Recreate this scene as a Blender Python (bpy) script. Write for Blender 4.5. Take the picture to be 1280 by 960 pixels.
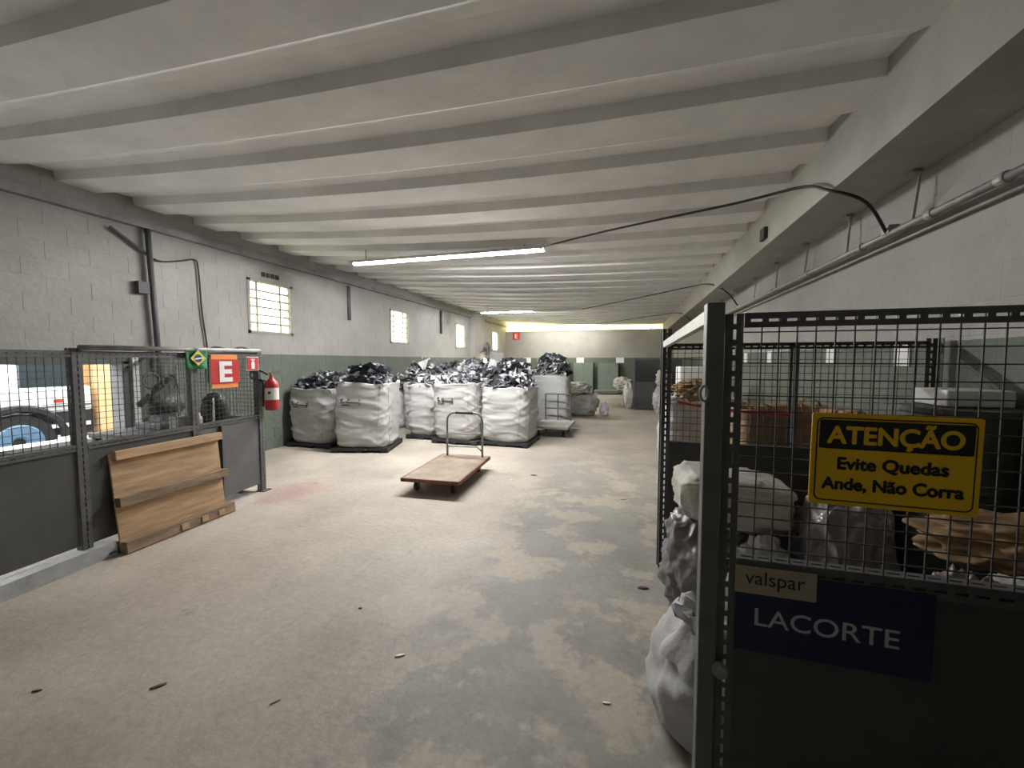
import bpy, math, random
from mathutils import Vector, Matrix, noise
S = bpy.context.scene
for o in list(bpy.data.objects): bpy.data.objects.remove(o)
C = S.collection
PI = math.pi

# ------------------------------------------------------------ camera
cam_d = bpy.data.cameras.new('camera'); cam_d.sensor_width = 36; cam_d.lens = 505/1280*36
cam_d.clip_start = 0.05; cam_d.clip_end = 300
cam = bpy.data.objects.new('camera', cam_d); C.objects.link(cam)
cam.location = (0, 0, 1.65); cam.rotation_euler = (math.radians(90-3.287), 0, math.radians(16.204))
S.camera = cam
# ------------------------------------------------------------ world: bright overcast sky
w = bpy.data.worlds.new('overcast_sky'); S.world = w; w.use_nodes = True
bg = w.node_tree.nodes['Background']; bg.inputs[0].default_value = (0.96, 0.98, 1.0, 1); bg.inputs[1].default_value = 6.0
TUBE = 300.0         # strength of the lit tubes
S.view_settings.view_transform = 'Standard'; S.view_settings.look = 'None'
S.view_settings.gamma = 1; S.view_settings.use_curve_mapping = False
S.view_settings.exposure = 0.95

# ------------------------------------------------------------ helpers
MATS = {}
def mat(name, col, rough=.7, metal=0, var=.12, scale=6, bump=0, bscale=None, emit=0, trans=0, col2=None, coat=0, crease=0, cstretch=2.2, stretch=None):
    if name in MATS: return MATS[name]
    m = bpy.data.materials.new(name); m.use_nodes = True; nt = m.node_tree; N = nt.nodes; L = nt.links
    b = N['Principled BSDF']; b.inputs['Roughness'].default_value = rough; b.inputs['Metallic'].default_value = metal
    if coat: b.inputs['Coat Weight'].default_value = coat
    tc = N.new('ShaderNodeTexCoord'); nz = N.new('ShaderNodeTexNoise')
    nz.inputs['Scale'].default_value = scale; nz.inputs['Detail'].default_value = 6; nz.inputs['Roughness'].default_value = .62
    if stretch:
        ms = N.new('ShaderNodeMapping'); ms.inputs['Scale'].default_value = stretch; L.new(tc.outputs['Object'], ms.inputs['Vector']); L.new(ms.outputs[0], nz.inputs['Vector'])
    else: L.new(tc.outputs['Object'], nz.inputs['Vector'])
    rp = N.new('ShaderNodeValToRGB'); L.new(nz.outputs['Fac'], rp.inputs['Fac'])
    c2 = col2 or [min(1, c*(1+var)) for c in col]
    rp.color_ramp.elements[0].color = [c*(1-var) for c in col] + [1]; rp.color_ramp.elements[0].position = .32
    rp.color_ramp.elements[1].color = list(c2) + [1]; rp.color_ramp.elements[1].position = .68
    L.new(rp.outputs['Color'], b.inputs['Base Color'])
    if emit:
        b.inputs['Emission Color'].default_value = list(col)+[1]; b.inputs['Emission Strength'].default_value = emit
    if bump:
        n2 = N.new('ShaderNodeTexNoise'); n2.inputs['Scale'].default_value = bscale or scale*5; n2.inputs['Detail'].default_value = 5
        L.new(tc.outputs['Object'], n2.inputs['Vector'])
        bp = N.new('ShaderNodeBump'); bp.inputs['Strength'].default_value = bump; bp.inputs['Distance'].default_value = .02
        L.new(n2.outputs['Fac'], bp.inputs['Height']); L.new(bp.outputs['Normal'], b.inputs['Normal'])
    if crease:
        mp = N.new('ShaderNodeMapping'); mp.inputs['Scale'].default_value = (1, 1, cstretch); L.new(tc.outputs['Object'], mp.inputs['Vector'])
        n3 = N.new('ShaderNodeTexNoise'); n3.noise_type = 'RIDGED_MULTIFRACTAL'; n3.inputs['Scale'].default_value = crease; n3.inputs['Detail'].default_value = 4; n3.inputs['Distortion'].default_value = .6
        L.new(mp.outputs[0], n3.inputs['Vector'])
        b3 = N.new('ShaderNodeBump'); b3.inputs['Strength'].default_value = .55; b3.inputs['Distance'].default_value = .03
        L.new(n3.outputs['Fac'], b3.inputs['Height']); L.new(b3.outputs['Normal'], b.inputs['Normal'])
        if bump: L.new(bp.outputs['Normal'], b3.inputs['Normal'])
    MATS[name] = m; return m

class MB:
    def __init__(s): s.v = []; s.f = []; s.m = []
    def add(s, vs, fs, mi=0):
        o = len(s.v); s.v += [tuple(p) for p in vs]; s.f += [tuple(i+o for i in f) for f in fs]; s.m += [mi]*len(fs); return s
    def box(s, c, d, rz=0, mi=0, M=None):
        c = Vector(c); x, y, z = d[0]/2, d[1]/2, d[2]/2
        R = M or Matrix.Rotation(rz, 3, 'Z')
        P = [c + R @ Vector((a*x, b*y, e*z)) for e in (-1, 1) for b in (-1, 1) for a in (-1, 1)]
        return s.add(P, [(0,2,3,1),(4,5,7,6),(0,1,5,4),(2,6,7,3),(0,4,6,2),(1,3,7,5)], mi)
    def lim(s, x0, x1, y0, y1, z0, z1, mi=0):
        return s.box(((x0+x1)/2,(y0+y1)/2,(z0+z1)/2), (abs(x1-x0),abs(y1-y0),abs(z1-z0)), 0, mi)
    def bar(s, a, b, w, h, mi=0, up=(0,0,1)):
        a, b = Vector(a), Vector(b); d = b-a; L = d.length; y = d.normalized(); u = Vector(up)
        if abs(y.dot(u)) > .99: u = Vector((1,0,0))
        x = y.cross(u).normalized(); z = x.cross(y)
        return s.box((a+b)/2, (w, L, h), 0, mi, Matrix((x, y, z)).transposed())
    def tube(s, pts, r, seg=8, mi=0, cap=True):
        pts = [Vector(p) for p in pts]; n = len(pts); vs = []; fs = []; X = None
        for i, p in enumerate(pts):
            t = (pts[min(i+1,n-1)]-pts[max(i-1,0)]).normalized()
            if X is None:
                u = Vector((0,0,1)) if abs(t.z) < .9 else Vector((1,0,0)); X = t.cross(u).normalized()
            else: X = (X - t*X.dot(t)).normalized()
            Y = t.cross(X); rr = r[i] if isinstance(r, (list, tuple)) else r
            for k in range(seg):
                a = 2*PI*k/seg; vs.append(p + X*math.cos(a)*rr + Y*math.sin(a)*rr)
        for i in range(n-1):
            for k in range(seg):
                k2 = (k+1) % seg; fs.append((i*seg+k, i*seg+k2, (i+1)*seg+k2, (i+1)*seg+k))
        if cap: fs += [tuple(range(seg-1,-1,-1)), tuple(range((n-1)*seg, n*seg))]
        return s.add(vs, fs, mi)
    def lathe(s, prof, c, seg=24, mi=0, axis='z'):
        vs = []; fs = []; n = len(prof)
        for r, z in prof:
            for k in range(seg):
                a = 2*PI*k/seg; p = (r*math.cos(a), r*math.sin(a), z)
                if axis == 'x': p = (p[2], p[0], p[1])
                if axis == 'y': p = (p[0], p[2], p[1])
                vs.append(Vector(c)+Vector(p))
        for i in range(n-1):
            for k in range(seg):
                k2 = (k+1) % seg; fs.append((i*seg+k, i*seg+k2, (i+1)*seg+k2, (i+1)*seg+k))
        fs += [tuple(range(seg-1,-1,-1)), tuple(range((n-1)*seg, n*seg))]
        return s.add(vs, fs, mi)
    def perf(s, o, al, ac, L, W, T=.003, pitch=.05, slot=.032, sw=.009, mi=0):
        # slotted steel strip: two rails and bridges, the slots are real holes
        o, al, ac = Vector(o), Vector(al).normalized(), Vector(ac).normalized(); n = al.cross(ac)
        R = Matrix((al, ac, n)).transposed(); rw = (W-sw)/2
        s.box(o+al*L/2+ac*rw/2, (L, rw, T), 0, mi, R); s.box(o+al*L/2+ac*(W-rw/2), (L, rw, T), 0, mi, R)
        k = 0.0
        while k < L:
            e = min(pitch-slot, L-k); s.box(o+al*(k+e/2)+ac*W/2, (e, sw, T), 0, mi, R); k += pitch
        return s
    def wires(s, o, u, v, U, V, pu, pv, r=.0022, mi=0):
        o, u, v = Vector(o), Vector(u).normalized(), Vector(v).normalized(); n = u.cross(v); rnd = random.Random(int(U*1000))
        k = pu
        while k < U:
            e = rnd.uniform(-.003,.003); s.bar(o+u*(k+e), o+u*(k-e)+v*V, 2*r, 2*r, mi, n); k += pu
        k = pv
        while k < V:
            e = rnd.uniform(-.003,.003); s.bar(o+v*(k+e)+n*r, o+v*(k-e)+u*U+n*r, 2*r, 2*r, mi, n); k += pv
        return s
    def build(s, name, mats, parent=None, loc=None, smooth=False, bevel=0):
        if parent is not None:
            base = Vector((0,0,0)); p = parent
            while p: base += p.location; p = p.parent
        else: base = Vector(loc or (0,0,0))
        me = bpy.data.meshes.new(name); me.from_pydata([tuple(Vector(p)-base) for p in s.v], [], s.f)
        if not isinstance(mats, (list, tuple)): mats = [mats]
        for m in mats: me.materials.append(m)
        me.polygons.foreach_set('material_index', s.m)
        if smooth: me.polygons.foreach_set('use_smooth', [True]*len(me.polygons))
        me.update(); o = bpy.data.objects.new(name, me); C.objects.link(o)
        if parent is not None: o.parent = parent
        else: o.location = base
        if bevel:
            b = o.modifiers.new('bevel', 'BEVEL'); b.width = bevel; b.segments = 2; b.limit_method = 'ANGLE'
        return o

def tag(o, label=None, cat=None, group=None, kind=None):
    if label: o['label'] = label
    if cat: o['category'] = cat
    if group: o['group'] = group
    if kind: o['kind'] = kind
    return o
def thing(name, loc, label, cat, group=None):
    o = bpy.data.objects.new(name, None); C.objects.link(o); o.location = loc; o.empty_display_size = .1
    return tag(o, label, cat, group)
def struct(o, label=None, cat=None): return tag(o, label, cat, None, 'structure')
def lettering(txt, name, m, parent, origin, xdir, ydir, size, bold=0, width=None, depth=.002, align='LEFT', shear=0, fat=0):
    cu = bpy.data.curves.new('t', 'FONT'); cu.body = txt; cu.size = size; cu.offset = bold; cu.extrude = depth/2; cu.align_x = align; cu.shear = shear
    t = bpy.data.objects.new('t', cu); C.objects.link(t)
    dg = bpy.context.evaluated_depsgraph_get(); me = bpy.data.meshes.new_from_object(t.evaluated_get(dg))
    bpy.data.objects.remove(t); bpy.data.curves.remove(cu)
    xs = [v.co.x for v in me.vertices]; x0, x1 = min(xs), max(xs)
    k = (width/(x1-x0)) if width else 1
    X, Y = Vector(xdir).normalized(), Vector(ydir).normalized(); Z = X.cross(Y); o0 = Vector(origin)
    mb = MB()
    for n_, (du, dv) in enumerate(((0,0),(1,0),(-1,0),(0,1),(0,-1)) if fat else ((0,0),)):
        mb.add([o0 + X*(((v.co.x-x0)*k if width else v.co.x)+du*fat) + Y*(v.co.y+dv*fat) + Z*(v.co.z+n_*.00004) for v in me.vertices], [tuple(p.vertices) for p in me.polygons])
    return mb.build(name, m, parent)

# ------------------------------------------------------------ materials
concrete_floor = None
def floor_material():
    m = bpy.data.materials.new('worn_concrete_floor'); m.use_nodes = True; nt = m.node_tree; N = nt.nodes; L = nt.links
    b = N['Principled BSDF']; b.inputs['Roughness'].default_value = .62
    g = N.new('ShaderNodeNewGeometry'); sep = N.new('ShaderNodeSeparateXYZ'); L.new(g.outputs['Position'], sep.inputs[0])
    def nz(scale, det=7, rough=.6, off=0):
        mp = N.new('ShaderNodeMapping'); mp.inputs['Location'].default_value = (off, off*.7, 0); L.new(g.outputs['Position'], mp.inputs['Vector'])
        n = N.new('ShaderNodeTexNoise'); n.inputs['Scale'].default_value = scale; n.inputs['Detail'].default_value = det; n.inputs['Roughness'].default_value = rough
        L.new(mp.outputs[0], n.inputs['Vector']); return n.outputs['Fac']
    def ramp(f, p0, c0, p1, c1):
        r = N.new('ShaderNodeValToRGB'); L.new(f, r.inputs['Fac']); e = r.color_ramp.elements
        e[0].position = p0; e[0].color = list(c0)+[1]; e[1].position = p1; e[1].color = list(c1)+[1]; return r.outputs['Color']
    def mix(f, a, c):
        x = N.new('ShaderNodeMix'); x.data_type = 'RGBA'
        if isinstance(f, float): x.inputs[0].default_value = f
        else: L.new(f, x.inputs[0])
        for i, q in ((6, a), (7, c)):
            if isinstance(q, tuple): x.inputs[i].default_value = list(q)+[1]
            else: L.new(q, x.inputs[i])
        return x.outputs[2]
    def mth(op, a, c):
        x = N.new('ShaderNodeMath'); x.operation = op; x.use_clamp = False
        for i, q in ((0, a), (1, c)):
            if isinstance(q, (int, float)): x.inputs[i].default_value = q
            else: L.new(q, x.inputs[i])
        return x.outputs[0]
    W = (1,1,1); K = (0,0,0)
    warm = ramp(nz(1.1, 8, .6), .35, (.40,.355,.300), .68, (.55,.495,.425))
    fine = ramp(nz(22, 6, .7), .3, (.72,.72,.72), .7, (1.05,1.05,1.05))
    grey = ramp(nz(1.7, 8, .62, 4), .34, (.245,.242,.212), .7, (.375,.362,.318))
    pink = mix(ramp(nz(2.3, 9, .66, 9), .50, K, .56, W), grey, (.47,.41,.34))
    # joint between the two pours at x = -1.15, ragged
    edge = mth('ADD', sep.outputs['X'], mth('MULTIPLY', mth('SUBTRACT', nz(3.5, 8, .7, 2), .5), .9))
    right = ramp(mth('MULTIPLY', mth('ADD', edge, 1.6), .5), .14, K, .30, W)
    # the patchy screed fades out past y = 9
    far = ramp(mth('MULTIPLY', sep.outputs['Y'], .05), .22, W, .46, K)
    rf = mth('MULTIPLY', right, far)
    base = mix(rf, warm, pink)
    # oil and scuff marks
    base = mix(mth('MULTIPLY', ramp(nz(5.5, 8, .75, 13), .60, K, .72, W), .55), base, (.10,.095,.088))
    base = mix(mth('MULTIPLY', ramp(nz(.55, 5, .5, 21), .48, K, .62, W), .22), base, (.15,.15,.15))
    # spilled red pigment
    dx = mth('SUBTRACT', sep.outputs['X'], -4.02); dy = mth('SUBTRACT', sep.outputs['Y'], 4.05)
    d = mth('SQRT', mth('ADD', mth('MULTIPLY', dx, dx), mth('MULTIPLY', mth('MULTIPLY', dy, dy), .9)), 0)
    rd = mth('ADD', d, mth('MULTIPLY', mth('SUBTRACT', nz(3, 8, .7, 5), .5), 1.0))
    base = mix(mth('MULTIPLY', ramp(rd, .12, W, .55, K), .38), base, (.33,.10,.10))
    mul = N.new('ShaderNodeMix'); mul.data_type = 'RGBA'; mul.blend_type = 'MULTIPLY'; mul.inputs[0].default_value = .8
    L.new(base, mul.inputs[6]); L.new(fine, mul.inputs[7]); L.new(mul.outputs[2], b.inputs['Base Color'])
    hb = mth('ADD', mth('MULTIPLY', nz(9, 9, .7, 2), .7), mth('MULTIPLY', right, .25))
    bp = N.new('ShaderNodeBump'); bp.inputs['Strength'].default_value = .35; bp.inputs['Distance'].default_value = .02
    L.new(hb, bp.inputs['Height']); L.new(bp.outputs[0], b.inputs['Normal'])
    return m
def wall_material(name, up, low, zline, brick=0, bstrength=.25):
    m = bpy.data.materials.new(name); m.use_nodes = True; nt = m.node_tree; N = nt.nodes; L = nt.links
    b = N['Principled BSDF']; b.inputs['Roughness'].default_value = .75
    g = N.new('ShaderNodeNewGeometry'); sep = N.new('ShaderNodeSeparateXYZ'); L.new(g.outputs['Position'], sep.inputs[0])
    gt = N.new('ShaderNodeMath'); gt.operation = 'GREATER_THAN'; gt.inputs[1].default_value = zline; L.new(sep.outputs['Z'], gt.inputs[0])
    n = N.new('ShaderNodeTexNoise'); n.inputs['Scale'].default_value = 1.3; n.inputs['Detail'].default_value = 9; n.inputs['Roughness'].default_value = .66
    L.new(g.outputs['Position'], n.inputs['Vector'])
    r = N.new('ShaderNodeValToRGB'); L.new(n.outputs['Fac'], r.inputs['Fac'])
    r.color_ramp.elements[0].position = .3; r.color_ramp.elements[0].color = (.80,.79,.78,1)
    r.color_ramp.elements[1].position = .65; r.color_ramp.elements[1].color = (1.0,1.0,1.0,1)
    x = N.new('ShaderNodeMix'); x.data_type = 'RGBA'; L.new(gt.outputs[0], x.inputs[0])
    x.inputs[6].default_value = list(low)+[1]; x.inputs[7].default_value = list(up)+[1]
    mu = N.new('ShaderNodeMix'); mu.data_type = 'RGBA'; mu.blend_type = 'MULTIPLY'; mu.inputs[0].default_value = 1
    L.new(x.outputs[2], mu.inputs[6]); L.new(r.outputs['Color'], mu.inputs[7]); L.new(mu.outputs[2], b.inputs['Base Color'])
    bp = N.new('ShaderNodeBump'); bp.inputs['Strength'].default_value = bstrength; bp.inputs['Distance'].default_value = .02
    n2 = N.new('ShaderNodeTexNoise'); n2.inputs['Scale'].default_value = 14; n2.inputs['Detail'].default_value = 7; L.new(g.outputs['Position'], n2.inputs['Vector'])
    h = n2.outputs['Fac']
    if brick:
        cb = N.new('ShaderNodeCombineXYZ'); L.new(sep.outputs['Y' if brick == 1 else 'X'], cb.inputs[0]); L.new(sep.outputs['Z'], cb.inputs[1])
        bt = N.new('ShaderNodeTexBrick'); bt.inputs['Scale'].default_value = 1; bt.inputs['Brick Width'].default_value = .4; bt.inputs['Row Height'].default_value = .2
        bt.inputs['Mortar Size'].default_value = .006; bt.inputs['Mortar Smooth'].default_value = .6
        L.new(cb.outputs[0], bt.inputs['Vector'])
        mm = N.new('ShaderNodeMath'); mm.operation = 'MULTIPLY_ADD'; mm.inputs[1].default_value = -.35; L.new(bt.outputs['Fac'], mm.inputs[0]); L.new(h, mm.inputs[2]); h = mm.outputs[0]
    L.new(h, bp.inputs['Height']); L.new(bp.outputs[0], b.inputs['Normal'])
    return m
UP = (.36,.352,.335); GREEN = (.118,.140,.112)
m_floor = floor_material()
m_wall_l = wall_material('painted_block', UP, GREEN, 1.77, 0, .3)
m_wall_r = wall_material('painted_block_long', UP, GREEN, 1.78, 1, .3)
m_wall_f = wall_material('painted_block_cross', UP, GREEN, 1.80, 2, .3)
m_ceil = mat('whitewashed_roof', (.83,.825,.815), .8, 0, .10, 1.6, .15, 12)
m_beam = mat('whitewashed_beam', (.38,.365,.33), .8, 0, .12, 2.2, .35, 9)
m_steel = mat('dark_grey_steel', (.085,.088,.09), .55, .0, .25, 5, .08, 40)
m_steel2 = mat('slotted_angle_steel', (.11,.112,.115), .5, .2, .25, 8, .05, 60)
m_sheet = mat('grey_sheet_panel', (.07,.07,.07), .6, 0, .18, 3, .06, 25)
m_sheet_l = mat('mid_grey_sheet_panel', (.115,.117,.12), .6, 0, .15, 3, .06, 25)
m_wire = mat('wire_steel', (.06,.06,.06), .55, .2, .2, 20)
m_white = mat('white_painted_metal', (.62,.62,.60), .5, 0, .1, 8)
m_galv = mat('galvanised_pipe', (.30,.30,.28), .55, .3, .2, 9)
m_black = mat('black_rubber', (.015,.015,.016), .55, 0, .3, 12)
m_frame = mat('window_frame_paint', (.30,.29,.26), .6, 0, .15, 10)
m_woven = mat('woven_white_sack', (.45,.45,.445), .68, 0, .10, 3.5, .2, 40, crease=2.2)
m_woven2 = mat('woven_dusty_sack', (.54,.52,.47), .7, 0, .16, 3.5, .2, 36, crease=2.6)
m_brown = mat('brown_sack', (.27,.165,.085), .75, 0, .25, 4, .4, 18, crease=3)
m_greyplast = mat('grey_film_bag', (.18,.17,.175), .42, 0, .25, 4, .1, 14, coat=.3, crease=4, cstretch=1.2)
m_silver = mat('silver_film_bag', (.40,.40,.41), .38, .1, .2, 5, .1, 16, coat=.3, crease=4.5, cstretch=1.2)
m_scrapd = mat('dark_film_scrap', (.028,.032,.042), .4, 0, .5, 9)
m_scrapw = mat('white_film_scrap', (.62,.62,.60), .5, 0, .2, 9)
m_scrapg = mat('grey_film_scrap', (.16,.17,.19), .45, 0, .35, 9)
m_wood = mat('raw_plywood', (.47,.315,.18), .7, 0, .30, 2.2, .1, 30, stretch=(9,1,9))
m_woodd = mat('weathered_pine', (.235,.165,.105), .75, 0, .5, 2.5, .2, 30, stretch=(7,1,7))
m_deck = mat('worn_deck_board', (.27,.215,.16), .6, 0, .3, 4, .1, 20)
m_red = mat('red_paint', (.50,.03,.03), .4, 0, .1, 6)
m_orange = mat('orange_board', (.85,.28,.07), .5, 0, .05, 6)
m_yellow = mat('yellow_board', (.90,.55,.02), .45, 0, .06, 5)
m_ink = mat('black_ink', (.012,.012,.012), .5, 0, .1, 6)
m_paper = mat('white_paper', (.78,.78,.76), .6, 0, .05, 6)
m_blue = mat('blue_board', (.010,.018,.060), .5, 0, .2, 6)
m_tan = mat('tan_tag', (.40,.33,.25), .6, 0, .1, 8)
m_palletb = mat('black_plastic_pallet', (.02,.02,.022), .5, 0, .3, 8)

def emis(name, col, st):
    m = bpy.data.materials.new(name); m.use_nodes = True; nt = m.node_tree; nt.nodes.clear()
    e = nt.nodes.new('ShaderNodeEmission'); e.inputs[0].default_value = list(col)+[1]; e.inputs[1].default_value = st
    o = nt.nodes.new('ShaderNodeOutputMaterial'); nt.links.new(e.outputs[0], o.inputs[0]); return m
m_tube = emis('lit_tube', (1.0, .985, .97), TUBE)
def pane_mat(name, col, fac):
    m = bpy.data.materials.new(name); m.use_nodes = True; nt = m.node_tree; nt.nodes.clear(); N = nt.nodes
    t = N.new('ShaderNodeBsdfTransparent'); t.inputs[0].default_value = list(col)+[1]
    d = N.new('ShaderNodeBsdfTranslucent'); d.inputs[0].default_value = list(col)+[1]
    nzt = N.new('ShaderNodeTexNoise'); nzt.inputs['Scale'].default_value = 2.5
    mr = N.new('ShaderNodeMapRange'); mr.inputs[3].default_value = fac-.2; mr.inputs[4].default_value = fac+.2; nt.links.new(nzt.outputs['Fac'], mr.inputs[0])
    x = N.new('ShaderNodeMixShader'); nt.links.new(mr.outputs[0], x.inputs[0]); nt.links.new(t.outputs[0], x.inputs[1]); nt.links.new(d.outputs[0], x.inputs[2])
    o = N.new('ShaderNodeOutputMaterial'); nt.links.new(x.outputs[0], o.inputs[0]); return m
m_pane = pane_mat('pale_ribbed_glass', (.95,.97,.80), .45)
m_paney = pane_mat('yellowed_roof_glazing', (.98,.90,.52), .4)

# ============================================================ SETTING
XL, XR, YB, YF = -6.4, 2.02, -3.0, 20.8
def zc(x): return 3.40 + .006*min(x-1.0, 0)**2
f = MB().lim(XL-.25, XR+.25, YB-.2, YF+.2, -.15, 0)
struct(f.build('floor', m_floor, None, ((XL+XR)/2, 9, 0)), 'worn concrete warehouse floor with a patched grey aisle', 'floor')

# roof: each trough panel spans the hall crosswise
ceil = bpy.data.objects.new('ceiling', None); C.objects.link(ceil); struct(ceil, 'whitewashed trough roof panels spanning the hall', 'ceiling')
PER = .775; prof = [(0,.0),(.37,.0),(.56,.085),(.755,.10),(.775,.0)]
xs = [XL-.2 + (XR+.2-XL+.2)*i/14 for i in range(15)]
pm = MB(); vs = []; fs = []
for top in (0, .02):
    for (yy, zz) in prof:
        for x in xs: vs.append((x, yy, zc(x)+zz+top))
nx = len(xs); npf = len(prof)
for a in range(npf-1):
    for i in range(nx-1):
        q = a*nx+i; fs.append((q, q+nx, q+nx+1, q+1)); q += npf*nx; fs.append((q, q+1, q+nx+1, q+nx))
pm.add(vs, fs); p0 = pm.build('roof_panel', m_ceil, ceil)
ystart = 3.19-.06-PER*8
NP = int((YF+.3-ystart)/PER)+1
p0.location.y = ystart
for k in range(1, NP):
    c = p0.copy(); C.objects.link(c); c.parent = ceil; c.location.y = ystart + k*PER

# ---- left wall with its openings
WY = [5.53, 9.90, 14.27, 18.55]; WW = .97; WZ0, WZ1 = 2.14, 3.10
OPEN = (0.6, 3.72, .69, 1.64)
holes = [(y, y+WW, WZ0, WZ1) for y in WY] + [OPEN]
def holed(mb, a0, a1, z0, z1, hs, put):
    ys = sorted({a0, a1, *[h[0] for h in hs], *[h[1] for h in hs]})
    for i in range(len(ys)-1):
        u0, u1 = ys[i], ys[i+1]; hh = [h for h in hs if h[0] <= u0+1e-6 and h[1] >= u1-1e-6]
        if not hh: put(u0, u1, z0, z1)
        else: put(u0, u1, z0, hh[0][2]); put(u0, u1, hh[0][3], z1)
ZT = 3.95
wl = MB(); holed(wl, YB, YF+.2, 0, ZT, holes, lambda a, b, c, d: wl.lim(XL-.2, XL-.004, a, b, c, d))
wall_left = struct(wl.build('wall_left', m_wall_l, None, (XL-.1, 9, 0)), 'long painted block wall, green below and off-white above', 'wall')
# blocks proud of their joints
cells = []
for r in range(19):
    z0 = r*.2; z1 = z0+.2; y = YB - (.2 if r % 2 else 0); 
    while y < YF:
        a, b = max(y, YB), min(y+.4, YF); segs = [(a, b, z0, z1)]
        for h in holes:
            ns = []
            for (p, q, zz0, zz1) in segs:
                if q <= h[0] or p >= h[1] or zz1 <= h[2]+1e-6 or zz0 >= h[3]-1e-6: ns.append((p, q, zz0, zz1)); continue
                if p < h[0]: ns.append((p, h[0], zz0, zz1))
                if q > h[1]: ns.append((h[1], q, zz0, zz1))
                p2, q2 = max(p, h[0]), min(q, h[1])
                if zz0 < h[2]: ns.append((p2, q2, zz0, h[2]))
                if zz1 > h[3]: ns.append((p2, q2, h[3], zz1))
            segs = ns
        cells += [s_ for s_ in segs if s_[1]-s_[0] > .03 and s_[3]-s_[2] > .03]
        y += .4
rnd = random.Random(3)
def vis_rank(c):
    y, z = (c[0]+c[1])/2, (c[2]+c[3])/2
    hidden = (y < 2.2) or (y > 10) or (z < 1.75 and y < 4.2) or (z < 1.0)
    return (1 if hidden else 0, math.hypot(XL, y))
cells.sort(key=vis_rank)
cache = {}; rest = MB()
for i, (a, b, z0, z1) in enumerate(cells):
    sz = (round(b-a-.003, 3), round(z1-z0-.006, 3)); yc, zz = (a+b)/2, (z0+z1)/2; pr = rnd.uniform(-.001, .0015)
    if i < 300:
        if sz not in cache:
            o = MB().box((0,0,0), (.012, sz[0], sz[1])).build('block', m_wall_l, None); cache[sz] = o.data
        else:
            o = bpy.data.objects.new('block', cache[sz]); C.objects.link(o)
        o.parent = wall_left; o.location = Vector((XL-.006+pr-.001, yc, zz)) - wall_left.location
    else: rest.box((XL-.006+pr-.001, yc, zz), (.012, sz[0], sz[1]))
tag(rest.build('block_courses', m_wall_l, wall_left), kind='stuff')

# ---- far wall, right wall, back wall
wf = MB().lim(XL-.2, XR+.2, YF, YF+.2, 0, 3.18)
struct(wf.build('wall_far', m_wall_f, None, (-2, YF, 0)), 'far end wall, green below and off-white above', 'wall')
wr = MB().lim(XR, XR+.2, YB, YF, 0, 3.6)
struct(wr.build('wall_right', m_wall_r, None, (XR+.1, 9, 0)), 'right wall, pale above and green below', 'wall')
wb = MB().lim(XL-.2, XR+.2, YB-.2, YB, 0, 4.0)
struct(wb.build('wall_back', m_wall_f, None, (-2, YB-.1, 0)), 'block wall at the near end of the hall', 'wall')
# clerestory strip over the far wall
cl = bpy.data.objects.new('window_6', None); C.objects.link(cl); cl.location = (-2, YF+.1, 3.18); struct(cl, 'long yellowed glazing strip on top of the far wall', 'window')
x = XL
while x < XR-.2:
    x1 = min(x+1.05, XR); MB().lim(x+.015, x1-.015, YF+.09, YF+.10, 3.20, 3.9).build('pane', m_paney, cl)
    MB().lim(x-.015, x+.015, YF+.07, YF+.12, 3.18, 3.9).build('mullion', m_frame, cl); x += 1.05
MB().lim(XL, XR, YF-.03, YF+.12, 3.16, 3.20).build('sill', m_frame, cl)
# beam over the right wall, jagged whitewash edge
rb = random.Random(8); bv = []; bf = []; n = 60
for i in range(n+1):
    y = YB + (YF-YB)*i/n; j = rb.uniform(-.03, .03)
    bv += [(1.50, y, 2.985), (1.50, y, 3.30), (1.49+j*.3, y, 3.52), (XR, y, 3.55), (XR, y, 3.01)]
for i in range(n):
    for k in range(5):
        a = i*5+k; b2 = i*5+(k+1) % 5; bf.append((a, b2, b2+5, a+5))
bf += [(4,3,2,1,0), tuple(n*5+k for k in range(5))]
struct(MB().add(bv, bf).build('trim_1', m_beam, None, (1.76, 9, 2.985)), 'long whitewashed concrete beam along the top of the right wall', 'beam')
# solid dark strip standing for a pipe and the shadow gap under the roof
struct(MB().lim(XL, XL+.10, YB, YF, 3.44, 3.53).build('trim_2', mat('shadow_gap_grey', (.24,.24,.25), .8, 0, .3, 3), None, (XL, 9, 3.44)), 'dark grey strip standing for a pipe and shadow gap under the roof on the left wall', 'trim')
# concrete kerb under the left partition is built with it

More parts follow.
